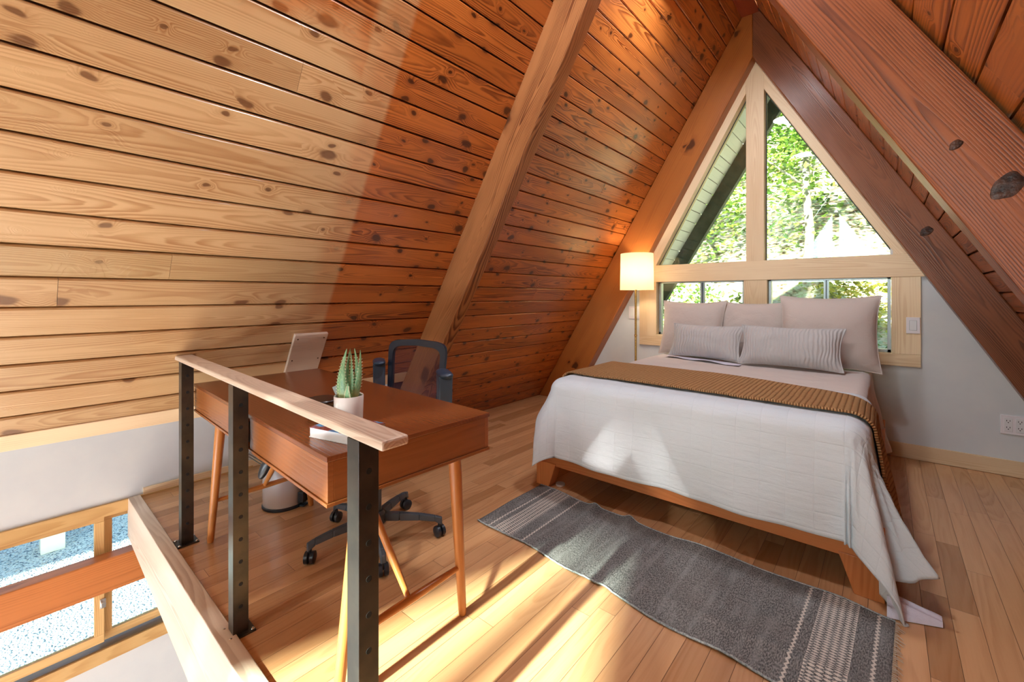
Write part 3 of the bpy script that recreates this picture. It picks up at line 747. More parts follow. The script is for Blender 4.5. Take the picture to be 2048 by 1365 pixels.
# ------------------------------------------------------------------ switches and outlet
def plate(name, x0, x1, z0, z1, y, label, cat):
    t_ = thing(name, label, cat, ((x0+x1)/2, y, (z0+z1)/2)); mb = MB(); mb.box(x0, x1, y-.008, y, z0, z1); mb.build('cover_plate', flat('plate_white', (240, 232, 236), .3), t_, bevel=.002); return t_
s_ = plate('light_switch', -2.168, -1.99, .998, 1.134, YG, 'white double switch plate on the white wall behind the lamp pole', 'switch')
for x in (-2.13, -2.045):
    mb = MB(); mb.box(x-.022, x+.022, YG-.013, YG-.0075, 1.02, 1.112); mb.build('rocker', WHITEP, s_, bevel=.001)
s_ = plate('light_switch', .122, .201, .963, 1.087, T0, 'white single switch plate on the pine trim right of the window', 'switch')
mb = MB(); mb.box(.140, .183, T0-.0085, T0-.0075, .987, 1.063); mb.build('rocker_gap', GREYP, s_); mb = MB(); mb.box(.1415, .1815, T0-.0125, T0-.008, .9885, 1.0615); mb.build('rocker', WHITEP, s_, bevel=.001)
s_ = plate('power_outlet', .612, .738, .292, .422, YG, 'white four socket outlet plate low on the white wall at the right edge', 'outlet')
for x in (.648, .702):
    mb = MB(); mb.box(x-.02, x+.02, YG-.0105, YG-.0075, .31, .404); rc = mb.build('receptacle', WHITEP, s_, bevel=.001)
    for z in (.334, .380):
        mb = MB()
        mb.raw([(x-.011, YG-.0108, z-.012), (x+.011, YG-.0108, z-.012), (x+.011, YG-.0108, z+.014), (x-.011, YG-.0108, z+.014)], [(0, 1, 2, 3)])
        for dx in (-.0075, .0075): mb.box(x+dx-.0015, x+dx+.0015, YG-.0114, YG-.0108, z, z+.010, mi=1)
        mb.lathe((x, YG-.0114, z-.007), [(.0032, 0), (.0032, .0006), (0, .0006)], 10, mi=1, axis='y')
        mb.build('socket', [WHITEP, BLACK], rc)

# ------------------------------------------------------------------ bed
bd = thing('bed', 'low wooden bed frame with slanted legs under the gable window', 'bed', (-.885, 3.4, 0))
X0, X1 = -1.771, .0
def leg(xo, xi_t, xi_b, y0, y1):
    mb = MB(); s = 1
    mb.prism([(xo, 0), (xi_b, 0), (xi_t, .16), (xo, .16)], y0, y1, gdir=(0, 1)); return mb.build('leg', BEDW, bd, bevel=.003)
leg(X0, -1.617, -1.672, 2.32, 2.40); leg(X1, -.154, -.099, 2.32, 2.40); leg(X0, -1.617, -1.672, 4.25, 4.33); leg(X1, -.154, -.099, 4.25, 4.33)
mb = MB(); mb.box(X0+.04, X1-.04, 2.325, 2.36, .145, .30); mb.build('foot_rail', BEDW, bd, bevel=.003)
for x in (X0, X1-.04):
    mb = MB(); mb.box(x, x+.04, 2.322, 4.40, .162, .30); mb.build('side_rail', BEDW, bd, bevel=.003)
mb = MB(); mb.box(X0+.04, X1-.04, 4.36, 4.40, .145, .34); mb.build('head_rail', BEDW, bd)
mb = MB(); mb.box(X0+.045, X1-.045, 2.365, 4.355, .26, .298); mb.build('platform', BEDW, bd)
mb = MB(); mb.box(-1.66, -.11, 2.40, 4.40, .30, .675); mb.build('mattress', flat('mattress', (230, 226, 222), .8), bd, bevel=.05)
mb = MB(); mb.lathe((-1.63, 2.395, 0), [(.03, 0), (.03, .012), (0, .014)], 20)
tag(mb.build('furniture_slider', flat('slider_white', (214, 206, 200), .5)), 'small round white slider on the floor behind the left bed leg', 'slider')

# bedding: one developable drape model for every layer
def drape(mb, nu, nv, xa, xb, yfoot, yhead, top, R, hang_l, hang_r, hang_f, fl=.15, phi=None, wr=.004, seed=0, sag=.0, floor_z=.006):
    """sheet of flat size, draped over a bed top [xa,xb] x [yfoot,yhead]; overhangs fall over left, right and foot edges"""
    W = hang_l + (xb-xa) + hang_r; H = hang_f + (yhead-yfoot)
    def fold(r, ph):
        q = R*PI/2
        if r < q: return R*math.sin(r/R), R*(1-math.cos(r/R))
        return R + (r-q)*math.sin(ph), R + (r-q)*math.cos(ph)
    def fn(u, v):
        a = -hang_l + u*W; b = -hang_f + v*H         # flat coordinates from the left foot corner of the top
        da = -a if a < 0 else max(0.0, a-(xb-xa)); db = max(0.0, -b); s = -1 if a < 0 else 1
        cx = xa + min(max(a, 0), xb-xa); cy = yfoot + max(0, b)
        x, y, z = cx, cy, top
        r = math.hypot(da, db)
        if r > 0:
            th = math.atan2(da, db)                  # 0 towards the foot, 90deg to the side
            ph = phi(s, th, cx, cy, r) if phi else fl
            o, dn = fold(r, ph); z = top - dn
            ex = 0
            if z < floor_z: ex = (floor_z-z)*.25; z = floor_z + .004*math.sin(40*r)**2
            x = cx + s*math.sin(th)*(o+ex); y = cy - math.cos(th)*(o+ex)
        p = Vector((x, y, z))
        if r > 0 and seed == 9:
            w_ = math.sin(th*26 + 6*math.sin(th*5))*min(1, r*2.2)*(.010 if s > 0 and da > 0 else 0) + .005*math.sin(a*23 + b*9)*min(1, r*3)*(da == 0)
            p.x += s*math.sin(th)*w_; p.y -= math.cos(th)*w_
        nz = mnoise.noise(Vector((a*3.1+seed, b*3.1, seed))) + .6*mnoise.noise(Vector((a*8+seed, b*11, 3+seed)))
        edge = min(1, r*4)
        p.z += wr*nz*(1 if r == 0 else .5); 
        if r > 0: p.x += s*math.sin(th)*wr*1.6*nz*edge; p.y -= math.cos(th)*wr*1.6*nz*edge
        return p, (a, b)
    mb.grid(fn, nu, nv)
def cloth(name, col, col2, kind):
    m, nt = newmat(name); uv = nd(nt, 'ShaderNodeUVMap').outputs[0]
    fine = nd(nt, 'ShaderNodeTexNoise', {'Vector': uv, 'Scale': 260.0, 'Detail': 2.0}).outputs[0]
    wr = nd(nt, 'ShaderNodeTexNoise', {'Vector': uv, 'Scale': 11.0, 'Detail': 5.0, 'Roughness': .6, 'Distortion': .8}).outputs[0]
    h = mth(nt, 'MULTIPLY_ADD', wr, 1.0, mth(nt, 'MULTIPLY', fine, .08)); col_ = mixc(nt, fine, s2l(col), s2l(col2)); st = .35; dist = .02
    if kind == 'quilt':
        sp = nd(nt, 'ShaderNodeSeparateXYZ', {0: uv}); hh = None
        for ax, per in ((0, .105), (1, .075)):
            f = mth(nt, 'FRACT', mth(nt, 'DIVIDE', sp.outputs[ax], per)); dd = mth(nt, 'ABSOLUTE', mth(nt, 'SUBTRACT', f, .5))
            g = mth(nt, 'SUBTRACT', 1.0, mth(nt, 'POWER', mth(nt, 'MULTIPLY', dd, 2.0), 14.0))
            hh = g if hh is None else mth(nt, 'MULTIPLY', hh, g)
        wv = nd(nt, 'ShaderNodeTexNoise', {'Vector': vop(nt, 'MULTIPLY', uv, (9, 34, 1)), 'Scale': 1.0, 'Detail': 4.0}).outputs[0]
        h = mth(nt, 'ADD', mth(nt, 'MULTIPLY', hh, .24), mth(nt, 'MULTIPLY_ADD', wv, .75, mth(nt, 'MULTIPLY', h, .6))); st = .5; dist = .012
    if kind == 'wavy':
        w = nd(nt, 'ShaderNodeTexWave', {'Vector': vop(nt, 'MULTIPLY', uv, (1, 1, 1)), 'Scale': 13.0, 'Distortion': 8.0, 'Detail': 1.0, 'Detail Scale': .5}); h = mth(nt, 'ADD', mth(nt, 'MULTIPLY', w.outputs[1], .45), mth(nt, 'MULTIPLY', h, .5)); st = .8; dist = .010
    out(nt, bsdf(nt, col=col_, rough=.85, spec=.15, sheen=.15, normal=bumpn(nt, h, st, dist))); MAT[name] = m
    return m
XA, XB, YB = -1.60, -.13, 2.392
# blush cover
def phc(s, th, cx, cy, r):
    base = .16 + .07*math.sin(cy*17+1)*(1 if s > 0 else .3) + .06*math.sin(cy*31)
    return base*.72
mb = MB(); drape(mb, 150, 110, XA, XB, 2.62, 4.36, .700, .055, .22, .60, 0.0, phi=phc, wr=.005, seed=2)
tag(mb.build('bed_cover', cloth('blush_linen', (214, 202, 196), (206, 192, 186), 'plain'), smooth=True), 'blush beige linen cover over the mattress between throw and pillows', 'bed cover')
# grey-white quilt
def phq(s, th, cx, cy, r):
    d = math.degrees(th)
    if s > 0:
        f = .09 + .045*math.sin(cx*9) if d < 1 else .09
        bump = lambda c, w, h: h*math.exp(-((d-c)/w)**2)
        side = .12 + .03*math.sin(cy*14) if d > 89 else .12
        return lerp(f, side, min(1, max(0, d/90))) + bump(40, 17, .20) - bump(63, 7, .10) + bump(80, 9, .30)*min(1, r*1.6)
    f = .09 + .045*math.sin(cx*9) if d < 1 else .09
    return f + .42*math.sin(min(1, d/90)*PI*.5)
mb = MB(); drape(mb, 190, 110, XA, XB, YB, 3.02,   .716, .085, .30, .63, .545, phi=phq, wr=.006, seed=9)
tag(mb.build('quilt', cloth('white_quilt', (216, 222, 228), (206, 213, 220), 'quilt'), smooth=True, solid=.006, solid_off=-1), 'grey-white stitched quilt hanging over the foot of the bed', 'quilt')
# white sheet tail on the floor below the quilt corner
def sheet(u, v):
    x = lerp(.005, .165, u); w = lerp(.075, .030, u); y = lerp(2.30, 2.325, u) + (v-.5)*2*w
    q = (v-.5)*2
    return Vector((x, y, .003 + (1-q*q)**.5*(.030*(1-u)**.8 + .018) + .010*math.sin(v*19+u*5)*(1-.6*u)*(1-q*q)))
mb = MB(); mb.grid(sheet, 24, 24); tag(mb.build('bed_sheet', cloth('white_sheet', (232, 226, 240), (224, 218, 234), 'plain'), smooth=True), 'white sheet corner trailing on the floor below the quilt corner', 'sheet')
def sheet2(u, v):
    x = lerp(-1.50, -.86, u); y = lerp(3.865, 3.70, u) + v*.09
    return Vector((x, y, .709 + .006*math.sin(u*13)*(1-v) + .004*math.sin(u*PI)))
mb = MB(); mb.grid(sheet2, 30, 4); tag(mb.build('bed_sheet', MAT['white_sheet'], smooth=True), 'white sheet edge folded out in front of the lumbar pillows', 'sheet')
# knitted throw
m, nt = newmat('brown_knit'); uv = nd(nt, 'ShaderNodeUVMap').outputs[0]; sp = nd(nt, 'ShaderNodeSeparateXYZ', {0: uv})
col = mth(nt, 'FRACT', mth(nt, 'DIVIDE', sp.outputs[0], .024)); ca = mth(nt, 'ABSOLUTE', mth(nt, 'SUBTRACT', col, .5))
row = mth(nt, 'FRACT', mth(nt, 'ADD', mth(nt, 'DIVIDE', sp.outputs[1], .014), mth(nt, 'MULTIPLY', ca, 1.6))); ra = mth(nt, 'ABSOLUTE', mth(nt, 'SUBTRACT', row, .5))
h = mth(nt, 'MULTIPLY', mth(nt, 'SUBTRACT', 1.0, mth(nt, 'POWER', mth(nt, 'MULTIPLY', ca, 2.0), 3.0)), mth(nt, 'SUBTRACT', 1.0, mth(nt, 'POWER', mth(nt, 'MULTIPLY', ra, 2.0), 2.0)))
n1 = nd(nt, 'ShaderNodeTexNoise', {'Vector': uv, 'Scale': 40.0, 'Detail': 3.0}).outputs[0]
c = mixc(nt, mth(nt, 'MULTIPLY_ADD', n1, .3, mth(nt, 'MULTIPLY', h, .8), True), s2l((140, 88, 50)), s2l((226, 174, 122)))
out(nt, bsdf(nt, col=c, rough=.9, spec=.1, normal=bumpn(nt, h, .9, .012)))
def pht(s, th, cx, cy, r): return .185 + .03*math.sin(cy*14) if s > 0 else .20
mb = MB()
KN = []
drape(mb, 170, 60, XA-.005, XB+.005, 2.50, 3.10, .734, .095, .10, .66, 0.0, phi=pht, wr=.005, seed=5)
for i, v in enumerate(mb.v):   # the throw lies slightly askew: its right end swings towards the foot
    k = (v.x+1.6)/1.6; q_ = min(1, max(0, (k-.45)/.5)); v.y = 2.50 + (v.y-2.50)*(1-.42*q_*q_) - .05*q_*max(0, min(1, (v.z-.60)*8)) - .02*math.sin(k*3)
tag(mb.build('throw_blanket', m, smooth=True, solid=.012, solid_off=0), 'brown chunky knit throw laid across the bed', 'throw')

# pillows ---------------------------------------------------------------------
def pillow(name, cx, yb, zb, w, h, t, tilt, yaw, mat, label, seed, flange=0.0, roll=0.0, group=None):
    """standing pillow: bottom edge centre at (cx,yb,zb), leaning back by tilt"""
    M = Matrix.Translation((cx, yb, zb)) @ Matrix.Rotation(yaw, 4, 'Z') @ Matrix.Rotation(-tilt, 4, 'X') @ Matrix.Rotation(roll, 4, 'Y')
    def pos(u, v, side):
        x, z = (u-.5)*2, (v-.5)*2
        k = max(0, (1-abs(x)**2.4))**.62 * max(0, (1-abs(z)**2.2))**.62
        xx = x*w/2*(1-.09*(1-z*z)*abs(x)**3); zz = z*h/2*(1-.10*(1-x*x)*abs(z)**3)
        n = mnoise.noise(Vector((x*1.7+seed, z*1.7, seed)))*.010 + mnoise.noise(Vector((x*5+seed, z*5, seed+4)))*.004
        cr = max(0, abs(x)+abs(z)-1.25)
        return M @ Vector((xx, side*(t/2*k + n*k) , zz + h/2 - .012*k*(z < 0) + .006*math.sin(9*x+seed)*(1-abs(z))*k*0)), (x*w/2, z*h/2+seed)
    mb = MB(); mb.grid(lambda u, v: pos(u, v, -1), 30, 30); mb.grid(lambda u, v: pos(1-u, v, 1), 30, 30)
    o = thing(name, label, 'pillow', (cx, yb, zb), group)
    mb.build('pillowcase', mat, o, smooth=True)
    mb = MB(); ring = []
    for i in range(120):
        t_ = i/120*4; s0, f_ = int(t_), t_-int(t_)
        u, v = ((f_, 0), (1, f_), (1-f_, 1), (0, 1-f_))[s0]; ring.append(pos(u, v, 1)[0])
    mb.tube(ring+[ring[0]], .004, 6, cap=False); mb.build('seam', mat, o, smooth=True)
    return o
BL = cloth('blush_pillow', (214, 200, 192), (204, 188, 180), 'plain'); LU = cloth('grey_pillow', (204, 200, 198), (194, 189, 188), 'wavy')
EU, LG = 'square cushions at the head of the bed', 'lumbar cushions in front of the square ones'
pillow('pillow', -1.37, 4.10, .70, .58, .52, .19, T(14), T(-2), BL, 'leftmost blush square pillow, nearest the lamp', 1.3, group=EU)
pillow('pillow', -.865, 4.15, .70, .56, .515, .18, T(13), T(1), BL, 'middle blush square pillow below the window mullion', 5.1, group=EU)
pillow('pillow', -.335, 4.06, .69, .64, .58, .21, T(14), T(3), BL, 'largest blush square pillow, rightmost at the head of the bed', 8.7, group=EU)
pillow('pillow', -1.19, 3.89, .715, .62, .30, .16, T(18), T(-9), LU, 'shorter grey wavy-textured lumbar pillow in front of the leftmost square pillow', 11.2, group=LG)
pillow('pillow', -.555, 3.80, .715, .68, .32, .17, T(20), T(-3), LU, 'longer grey wavy-textured lumbar pillow in front of the right square pillow', 14.9, group=LG)

# ------------------------------------------------------------------ rug
NL, FL_, FR_, NR_ = Vector((-1.718, 1.715)), Vector((-1.727, 2.300)), Vector((.03, 2.222)), Vector((.005, 1.600))
m, nt = newmat('woven_rug'); uv = nd(nt, 'ShaderNodeUVMap').outputs[0]; sp = nd(nt, 'ShaderNodeSeparateXYZ', {0: uv}); U, V = sp.outputs[0], sp.outputs[1]
wv = nd(nt, 'ShaderNodeTexNoise', {'Vector': vop(nt, 'MULTIPLY', uv, (260, 90, 1)), 'Scale': 1.0, 'Detail': 3.0}).outputs[0]
stv = nd(nt, 'ShaderNodeTexNoise', {'Vector': vop(nt, 'MULTIPLY', uv, (34, 5, 1)), 'Scale': 1.0, 'Detail': 4.0}).outputs[0]
big_ = nd(nt, 'ShaderNodeTexNoise', {'Vector': uv, 'Scale': 3.0, 'Detail': 2.0}).outputs[0]
c = mixc(nt, sstep(nt, wv, .36, .66), s2l((82, 81, 80)), s2l((144, 141, 138)))
c = mixc(nt, mth(nt, 'MULTIPLY', sstep(nt, stv, .45, .7), .45), c, s2l((150, 150, 148)))
c = mixc(nt, mth(nt, 'MULTIPLY', sstep(nt, big_, .45, .7), .4), c, s2l((104, 98, 95)))
CREAM = s2l((216, 206, 194))
def bandm(a, b): return mth(nt, 'MULTIPLY', mth(nt, 'GREATER_THAN', U, a), mth(nt, 'LESS_THAN', U, b))
zig = mth(nt, 'ABSOLUTE', mth(nt, 'SUBTRACT', mth(nt, 'FRACT', mth(nt, 'DIVIDE', V, .022)), .5))
for q in (.085, .315, 1.48, 1.70):
    dd = mth(nt, 'ABSOLUTE', mth(nt, 'SUBTRACT', mth(nt, 'SUBTRACT', U, q), mth(nt, 'MULTIPLY', zig, .016)))
    c = mixc(nt, mth(nt, 'MULTIPLY', mth(nt, 'LESS_THAN', dd, .0042), .8), c, CREAM)
cu = mth(nt, 'DIVIDE', U, .024); cv = mth(nt, 'DIVIDE', V, .0135)
off = mth(nt, 'MULTIPLY', mth(nt, 'MODULO', mth(nt, 'FLOOR', cu), 2.0), .5)
fa = mth(nt, 'ABSOLUTE', mth(nt, 'SUBTRACT', mth(nt, 'FRACT', mth(nt, 'ADD', cv, off)), .5)); fb = mth(nt, 'ABSOLUTE', mth(nt, 'SUBTRACT', mth(nt, 'FRACT', cu), .5))
chk = mth(nt, 'LESS_THAN', mth(nt, 'ADD', fa, mth(nt, 'MULTIPLY', fb, .7)), .40)
for a, b in ((.125, .245), (1.525, 1.645)):
    c = mixc(nt, mth(nt, 'MULTIPLY', mth(nt, 'MULTIPLY', chk, bandm(a, b)), .85), c, CREAM)
out(nt, bsdf(nt, col=c, rough=.95, spec=.08, normal=bumpn(nt, wv, .6, .004)))
def rug(u, v):
    a = lerp(NL, NR_, u); b = lerp(FL_, FR_, u); p = lerp(a, b, v)
    p = p + Vector((0, .008*math.sin(u*23)*(1 if v > .5 else -1)*abs(v-.5)*2 + .010*math.sin(u*7.3+v*2)))
    z = .006 + .0045*max(0, math.sin(u*19+v*3.2))**3 + .022*math.exp(-((u-.42+.10*(v-.5))/.018)**2)*(.4+.6*v) + .018*math.exp(-((u-.27+.05*(v-.5))/.015)**2)*v + .018*math.exp(-((v-.17-.1*u)/.05)**2)*max(0, u-.35)
    return Vector((p.x, p.y, z)), (u*1.75, v*.6)
rg = thing('runner_rug', 'grey woven runner rug with cream checked bands at the foot of the bed', 'rug', (-.85, 1.95, 0))
mb = MB(); mb.grid(rug, 150, 50); mb.build('weave', m, rg, smooth=True, solid=.005)
mb = MB(); r = random.Random(4)
for i in range(64):
    v = (i+.5)/64; p, _ = rug(1.0, v); q = p + Vector((r.uniform(.012, .03), r.uniform(-.012, .006), -.004))
    mb.tube([p, lerp(p, q, .5)+Vector((0, 0, .003)), q], [.002, .0016, .001], 5)
mb.build('fringe', flat('rug_fringe', (190, 172, 152), .9), rg)['kind'] = 'stuff'
mb = MB(); pts = [rug(i/120, 0.0)[0] for i in range(121)]; mb.tube([p+Vector((0, 0, .001+.0012*math.sin(i*2.2))) for i, p in enumerate(pts)], .004, 6)
pts = [rug(i/120, 1.0)[0] for i in range(121)]; mb.tube(pts, .0035, 6); mb.build('selvedge', noisy('rug_edge', (120, 130, 134), (176, 180, 176), 160, rough=.95, bump=.4), rg, smooth=True)
SKY, SUN_E, FRONT_E, LAMP_E, FILL_E, FILL2_E, EXPO = 1.2, 26.0, 1650, 16, 18, 18, 0.66

# ------------------------------------------------------------------ outside: roof overhang, hill, trees, gravel
mb = MB(); r = random.Random(2)
def soffit(side, sl, fx):
    nrm = Vector((sl if side == 'L' else -sl, 0, -1)).normalized(); al = Vector(((1 if side == 'L' else -1)/sl, 0, 1)).normalized(); z = -.4
    while z < 3.7:
        a, b = Vector((fx(z), 0, z)), Vector((fx(min(z+.1197, 3.9)), 0, min(z+.1197, 3.9)))
        a = a + al*.004; b = b - al*.004
        P = [a, b, b-nrm*.02, a-nrm*.02]
        mb.hexa([q+Vector((0, YG+.14, 0)) for q in P]+[q+Vector((0, 6.15, 0)) for q in P]); z += .1197
    a, b = Vector((fx(-.4), 0, -.4)) - nrm*.024, Vector((fx(3.95), 0, 3.95)) - nrm*.024
    P = [a, b, b-nrm*.05, a-nrm*.05]; mb.hexa([q+Vector((0, YG+.14, 0)) for q in P]+[q+Vector((0, 6.15, 0)) for q in P], mi=1)
soffit('L', SL, lx); soffit('R', SR, rx)
tag(mb.build('roof_overhang', [flat('soffit_white', (248, 250, 247), .6), flat('roof_dark', (60, 60, 58), .8)]), 'white boarded underside of the roof overhang outside the tall window', 'roof overhang')
BG = noisy('barge_board', (70, 84, 74), (92, 104, 92), 9, rough=.7, bump=.1)
for s, sl, fx in ((-1, SL, lx), (1, SR, rx)):
    d = .34
    mb = MB(); mb.prism([(fx(-.5), -.5), (XR, ZR), (XR, ZR-d), (fx(-.5)-s*d/sl, -.5)], 6.15, 6.24, gdir=(1, sl))
    tag(mb.build('barge_board', BG), ('dark grey-green barge board outside the left pane of the tall window' if s < 0 else 'dark grey-green barge board outside the right pane of the tall window'), 'barge board', 'barge boards')

def hillz(x, y):
    return -1.0 + max(0, y-5.2)*.50 + .012*max(0, y-9)**1.6 + .25*mnoise.noise(Vector((x*.35, y*.35, 1))) + .06*mnoise.noise(Vector((x*1.7, y*1.7, 4)))
mb = MB(); mb.grid(lambda u, v: Vector((lerp(-16, 22, u), lerp(4.7, 34, v), hillz(lerp(-16, 22, u), lerp(4.7, 34, v)))), 110, 90)
m, nt = newmat('leaf_litter'); pos = nd(nt, 'ShaderNodeNewGeometry').outputs['Position']
n1 = nd(nt, 'ShaderNodeTexNoise', {'Vector': pos, 'Scale': 5.0, 'Detail': 6.0, 'Roughness': .7}).outputs[0]
v = nd(nt, 'ShaderNodeTexVoronoi', {'Vector': pos, 'Scale': 11.0}).outputs['Color']
c = ramp(nt, n1, [(.36, s2l((92, 72, 50))), (.45, s2l((196, 172, 140))), (.56, s2l((236, 222, 200))), (.64, s2l((150, 160, 90)))])
c = mixc(nt, .25, c, v, 'MULTIPLY')
out(nt, bsdf(nt, col=c, rough=.95, spec=.05, normal=bumpn(nt, n1, .8, .1)))
struct(mb.build('ground_hill', m, smooth=True))

def leafmat(name, c1, c2, c3):
    m, nt = newmat(name); pr = nd(nt, 'ShaderNodeAttribute', attribute_name='pr').outputs['Fac']
    c = ramp(nt, pr, [(.1, s2l(c1)), (.5, s2l(c2)), (.9, s2l(c3))])
    d = nd(nt, 'ShaderNodeBsdfDiffuse', {0: c}).outputs[0]; t = nd(nt, 'ShaderNodeBsdfTranslucent', {0: c}).outputs[0]; g = nd(nt, 'ShaderNodeBsdfGlossy', {0: (1, 1, 1, 1), 'Roughness': .35}).outputs[0]
    a = nd(nt, 'ShaderNodeMixShader', {0: .4, 1: d, 2: t}).outputs[0]
    out(nt, nd(nt, 'ShaderNodeMixShader', {0: .06, 1: a, 2: g}).outputs[0]); return m
LF1 = leafmat('leaves_bright', (60, 96, 34), (120, 160, 62), (190, 210, 96)); LF2 = leafmat('leaves_deep', (34, 66, 30), (74, 122, 54), (132, 164, 70)); LF3 = leafmat('leaves_yellow', (112, 124, 36), (176, 178, 60), (222, 206, 96))
BARK = noisy('pale_bark', (176, 168, 154), (120, 110, 96), 8, rough=.9, bump=.4)
def foliage(mb, c, rad, n, size, r):
    """leaf blades in clumps inside an ellipsoid"""
    cl = [Vector((r.gauss(0, .5)*rad[0], r.gauss(0, .5)*rad[1], r.gauss(0, .5)*rad[2])) for _ in range(max(6, n//70))]
    for i in range(n):
        k = cl[i % len(cl)]; p = Vector(c) + k + Vector((r.gauss(0, .22), r.gauss(0, .22), r.gauss(0, .16)))*min(1.2, rad[0])
        a = Vector((r.uniform(-1, 1), r.uniform(-1, 1), r.uniform(-.8, .2))).normalized(); b = a.cross(Vector((r.uniform(-.5, .5), r.uniform(-.5, .5), 1))).normalized()
        L = size*r.uniform(.6, 1.3); w = L*.36; nn = a.cross(b)*L*.08
        mb.raw([p, p+a*L*.45+b*w+nn, p+a*L, p+a*L*.45-b*w+nn], [(0, 1, 2, 3)], None, r.random())
def tree(name, x, y, h, cr, n, size, lm, label, cat, seed, trunk=.09, group=None):
    r = random.Random(seed); z = hillz(x, y); t_ = thing(name, label, cat, (x, y, z), group)
    if trunk:
        mb = MB(); pts = [Vector((x, y, z-.2))]
        for k in range(1, 7): pts.append(Vector((x+r.gauss(0, .06)*k, y+r.gauss(0, .06)*k, z+h*k/6)))
        mb.tube(pts, [trunk*(1-.12*k) for k in range(7)], 10)
        for k in range(5):
            p = pts[2+k % 4]; mb.tube([p, p+Vector((r.uniform(-1, 1)*cr*.6, r.uniform(-1, 1)*cr*.6, r.uniform(.2, .8)))], [trunk*.35, .01], 6)
        mb.build('trunk', BARK, t_, smooth=True)
    mb = MB(); foliage(mb, (x, y, z+h*.62 if trunk else z+h*.45), (cr, cr, h*.42), n, size, r); mb.build('foliage', lm, t_)
G = 'trees on the slope behind the house'
TR = [(-1.2, 10.4, 5.0, 1.7, LF1, 'bright green tree behind the middle of the tall window'), (1.6, 10.8, 5.6, 1.7, LF2, 'deep green tree behind the right pane of the tall window'),
      (-3.6, 10.0, 5.2, 1.7, LF1, 'bright green tree behind the left pane, half hidden by the roof overhang'), (3.9, 11.6, 5.4, 1.8, LF1, 'bright green tree beyond the right edge of the tall window'),
      (.2, 13.2, 7.0, 2.2, LF2, 'tall deep green tree high up behind the window mullion'), (-4.6, 13.4, 7.0, 2.3, LF2, 'tall deep green tree high on the slope behind the left pane'),
      (4.6, 14.6, 7.0, 2.3, LF3, 'tall yellow-green tree high up behind the right pane'), (-1.8, 16.5, 8.5, 2.6, LF1, 'highest bright green tree far up the slope'), (7.2, 13.6, 6.4, 2.2, LF2, 'deep green tree at the far right of the slope'), (2.4, 17.5, 8.8, 2.8, LF1, 'broad bright tree far up behind the right pane')]
for i, (x, y, h, cr, lm, lab) in enumerate(TR): tree('tree', x, y, h, cr, 6500 if y < 12 else 4500, .115 if y < 12 else .17, lm, lab, 'tree', 20+i, group=G)
BU = [(-2.6, 8.3, LF1, 'low bush left of the window mullion, seen in the lower left window'), (-.4, 8.6, LF3, 'yellow-green bush seen just right of the mullion in the lower window'), (1.3, 9.0, LF1, 'bright bush behind the lower right window'), (2.9, 9.2, LF2, 'deep green bush at the right end of the lower right window'), (-4.2, 8.4, LF2, 'deep green bush beyond the left end of the lower left window'), (5.0, 9.6, LF1, 'bright bush beyond the right window frame')]
for i, (x, y, lm, lab) in enumerate(BU): tree('bush', x, y, .95, .6, 1100, .085, lm, lab, 'bush', 50+i, 0, group='bushes at the foot of the slope')
mb = MB(); r = random.Random(8)
for i in range(900):
    x = r.uniform(-5, 6); y = r.uniform(6.2, 9.5); p = Vector((x, y, hillz(x, y)+.02)); foliage(mb, p, (.08, .08, .04), 3, .07, r)
o = mb.build('undergrowth', LF1); o['kind'] = 'stuff'; tag(o, 'low green seedlings scattered over the leaf littered slope', 'undergrowth')
mb = MB()
mb.tube([(-2.0, 8.9, hillz(-2, 8.9)+.12), (-.6, 9.3, hillz(-.6, 9.3)+.2)], [.10, .07], 10); tag(mb.build('fallen_log', BARK, smooth=True), 'pale fallen log on the slope in the lower left window', 'log')

mb = MB(); mb.grid(lambda u, v: Vector((lerp(-30, -3.66, u), lerp(-12, 12, v), GZ)), 4, 4)
m, nt = newmat('white_gravel'); pos = nd(nt, 'ShaderNodeNewGeometry').outputs['Position']
v = nd(nt, 'ShaderNodeTexVoronoi', {'Vector': pos, 'Scale': 42.0}); vd = v.outputs['Distance']; vc = nd(nt, 'ShaderNodeSeparateColor', {0: v.outputs['Color']}).outputs[0]
c = ramp(nt, vc, [(.0, s2l((110, 124, 138))), (.12, s2l((214, 218, 220))), (.8, s2l((244, 244, 240))), (1.0, s2l((226, 206, 188)))])
c = mixc(nt, sstep(nt, vd, .55, .85), c, s2l((96, 112, 128)))
out(nt, bsdf(nt, col=c, rough=.9, spec=.1, normal=bumpn(nt, mth(nt, 'MULTIPLY', vd, -1.0), .8, .03)))
struct(mb.build('ground_gravel', m))
mb = MB(); mb.box(-16, -9.25, -7.5, -1.2, GZ, .1); sh_ = thing('shade_shed', 'unseen blue-grey outbuilding added to shade the gravel yard beyond the low window', 'shade_shed', (-12, -4, GZ))  # unseen building added to cast shade over the far gravel
mb.build('walls', flat('shed_blue', (70, 96, 124), .7), sh_)
mb = MB(); mb.prism([(-16.3, .1), (-8.95, .1), (-12.6, 1.8)], -7.8, -.9); mb.build('roof', flat('shed_roof', (70, 74, 80), .8), sh_)
mb = MB(); mb.box(-9.85, -9.50, .36, .62, GZ, GZ+.62); tag(mb.build('stone_block', noisy('cream_stone', (255, 250, 232), (250, 242, 220), 12, rough=.8), bevel=.01), 'cream stone block standing on the shaded gravel outside', 'block')

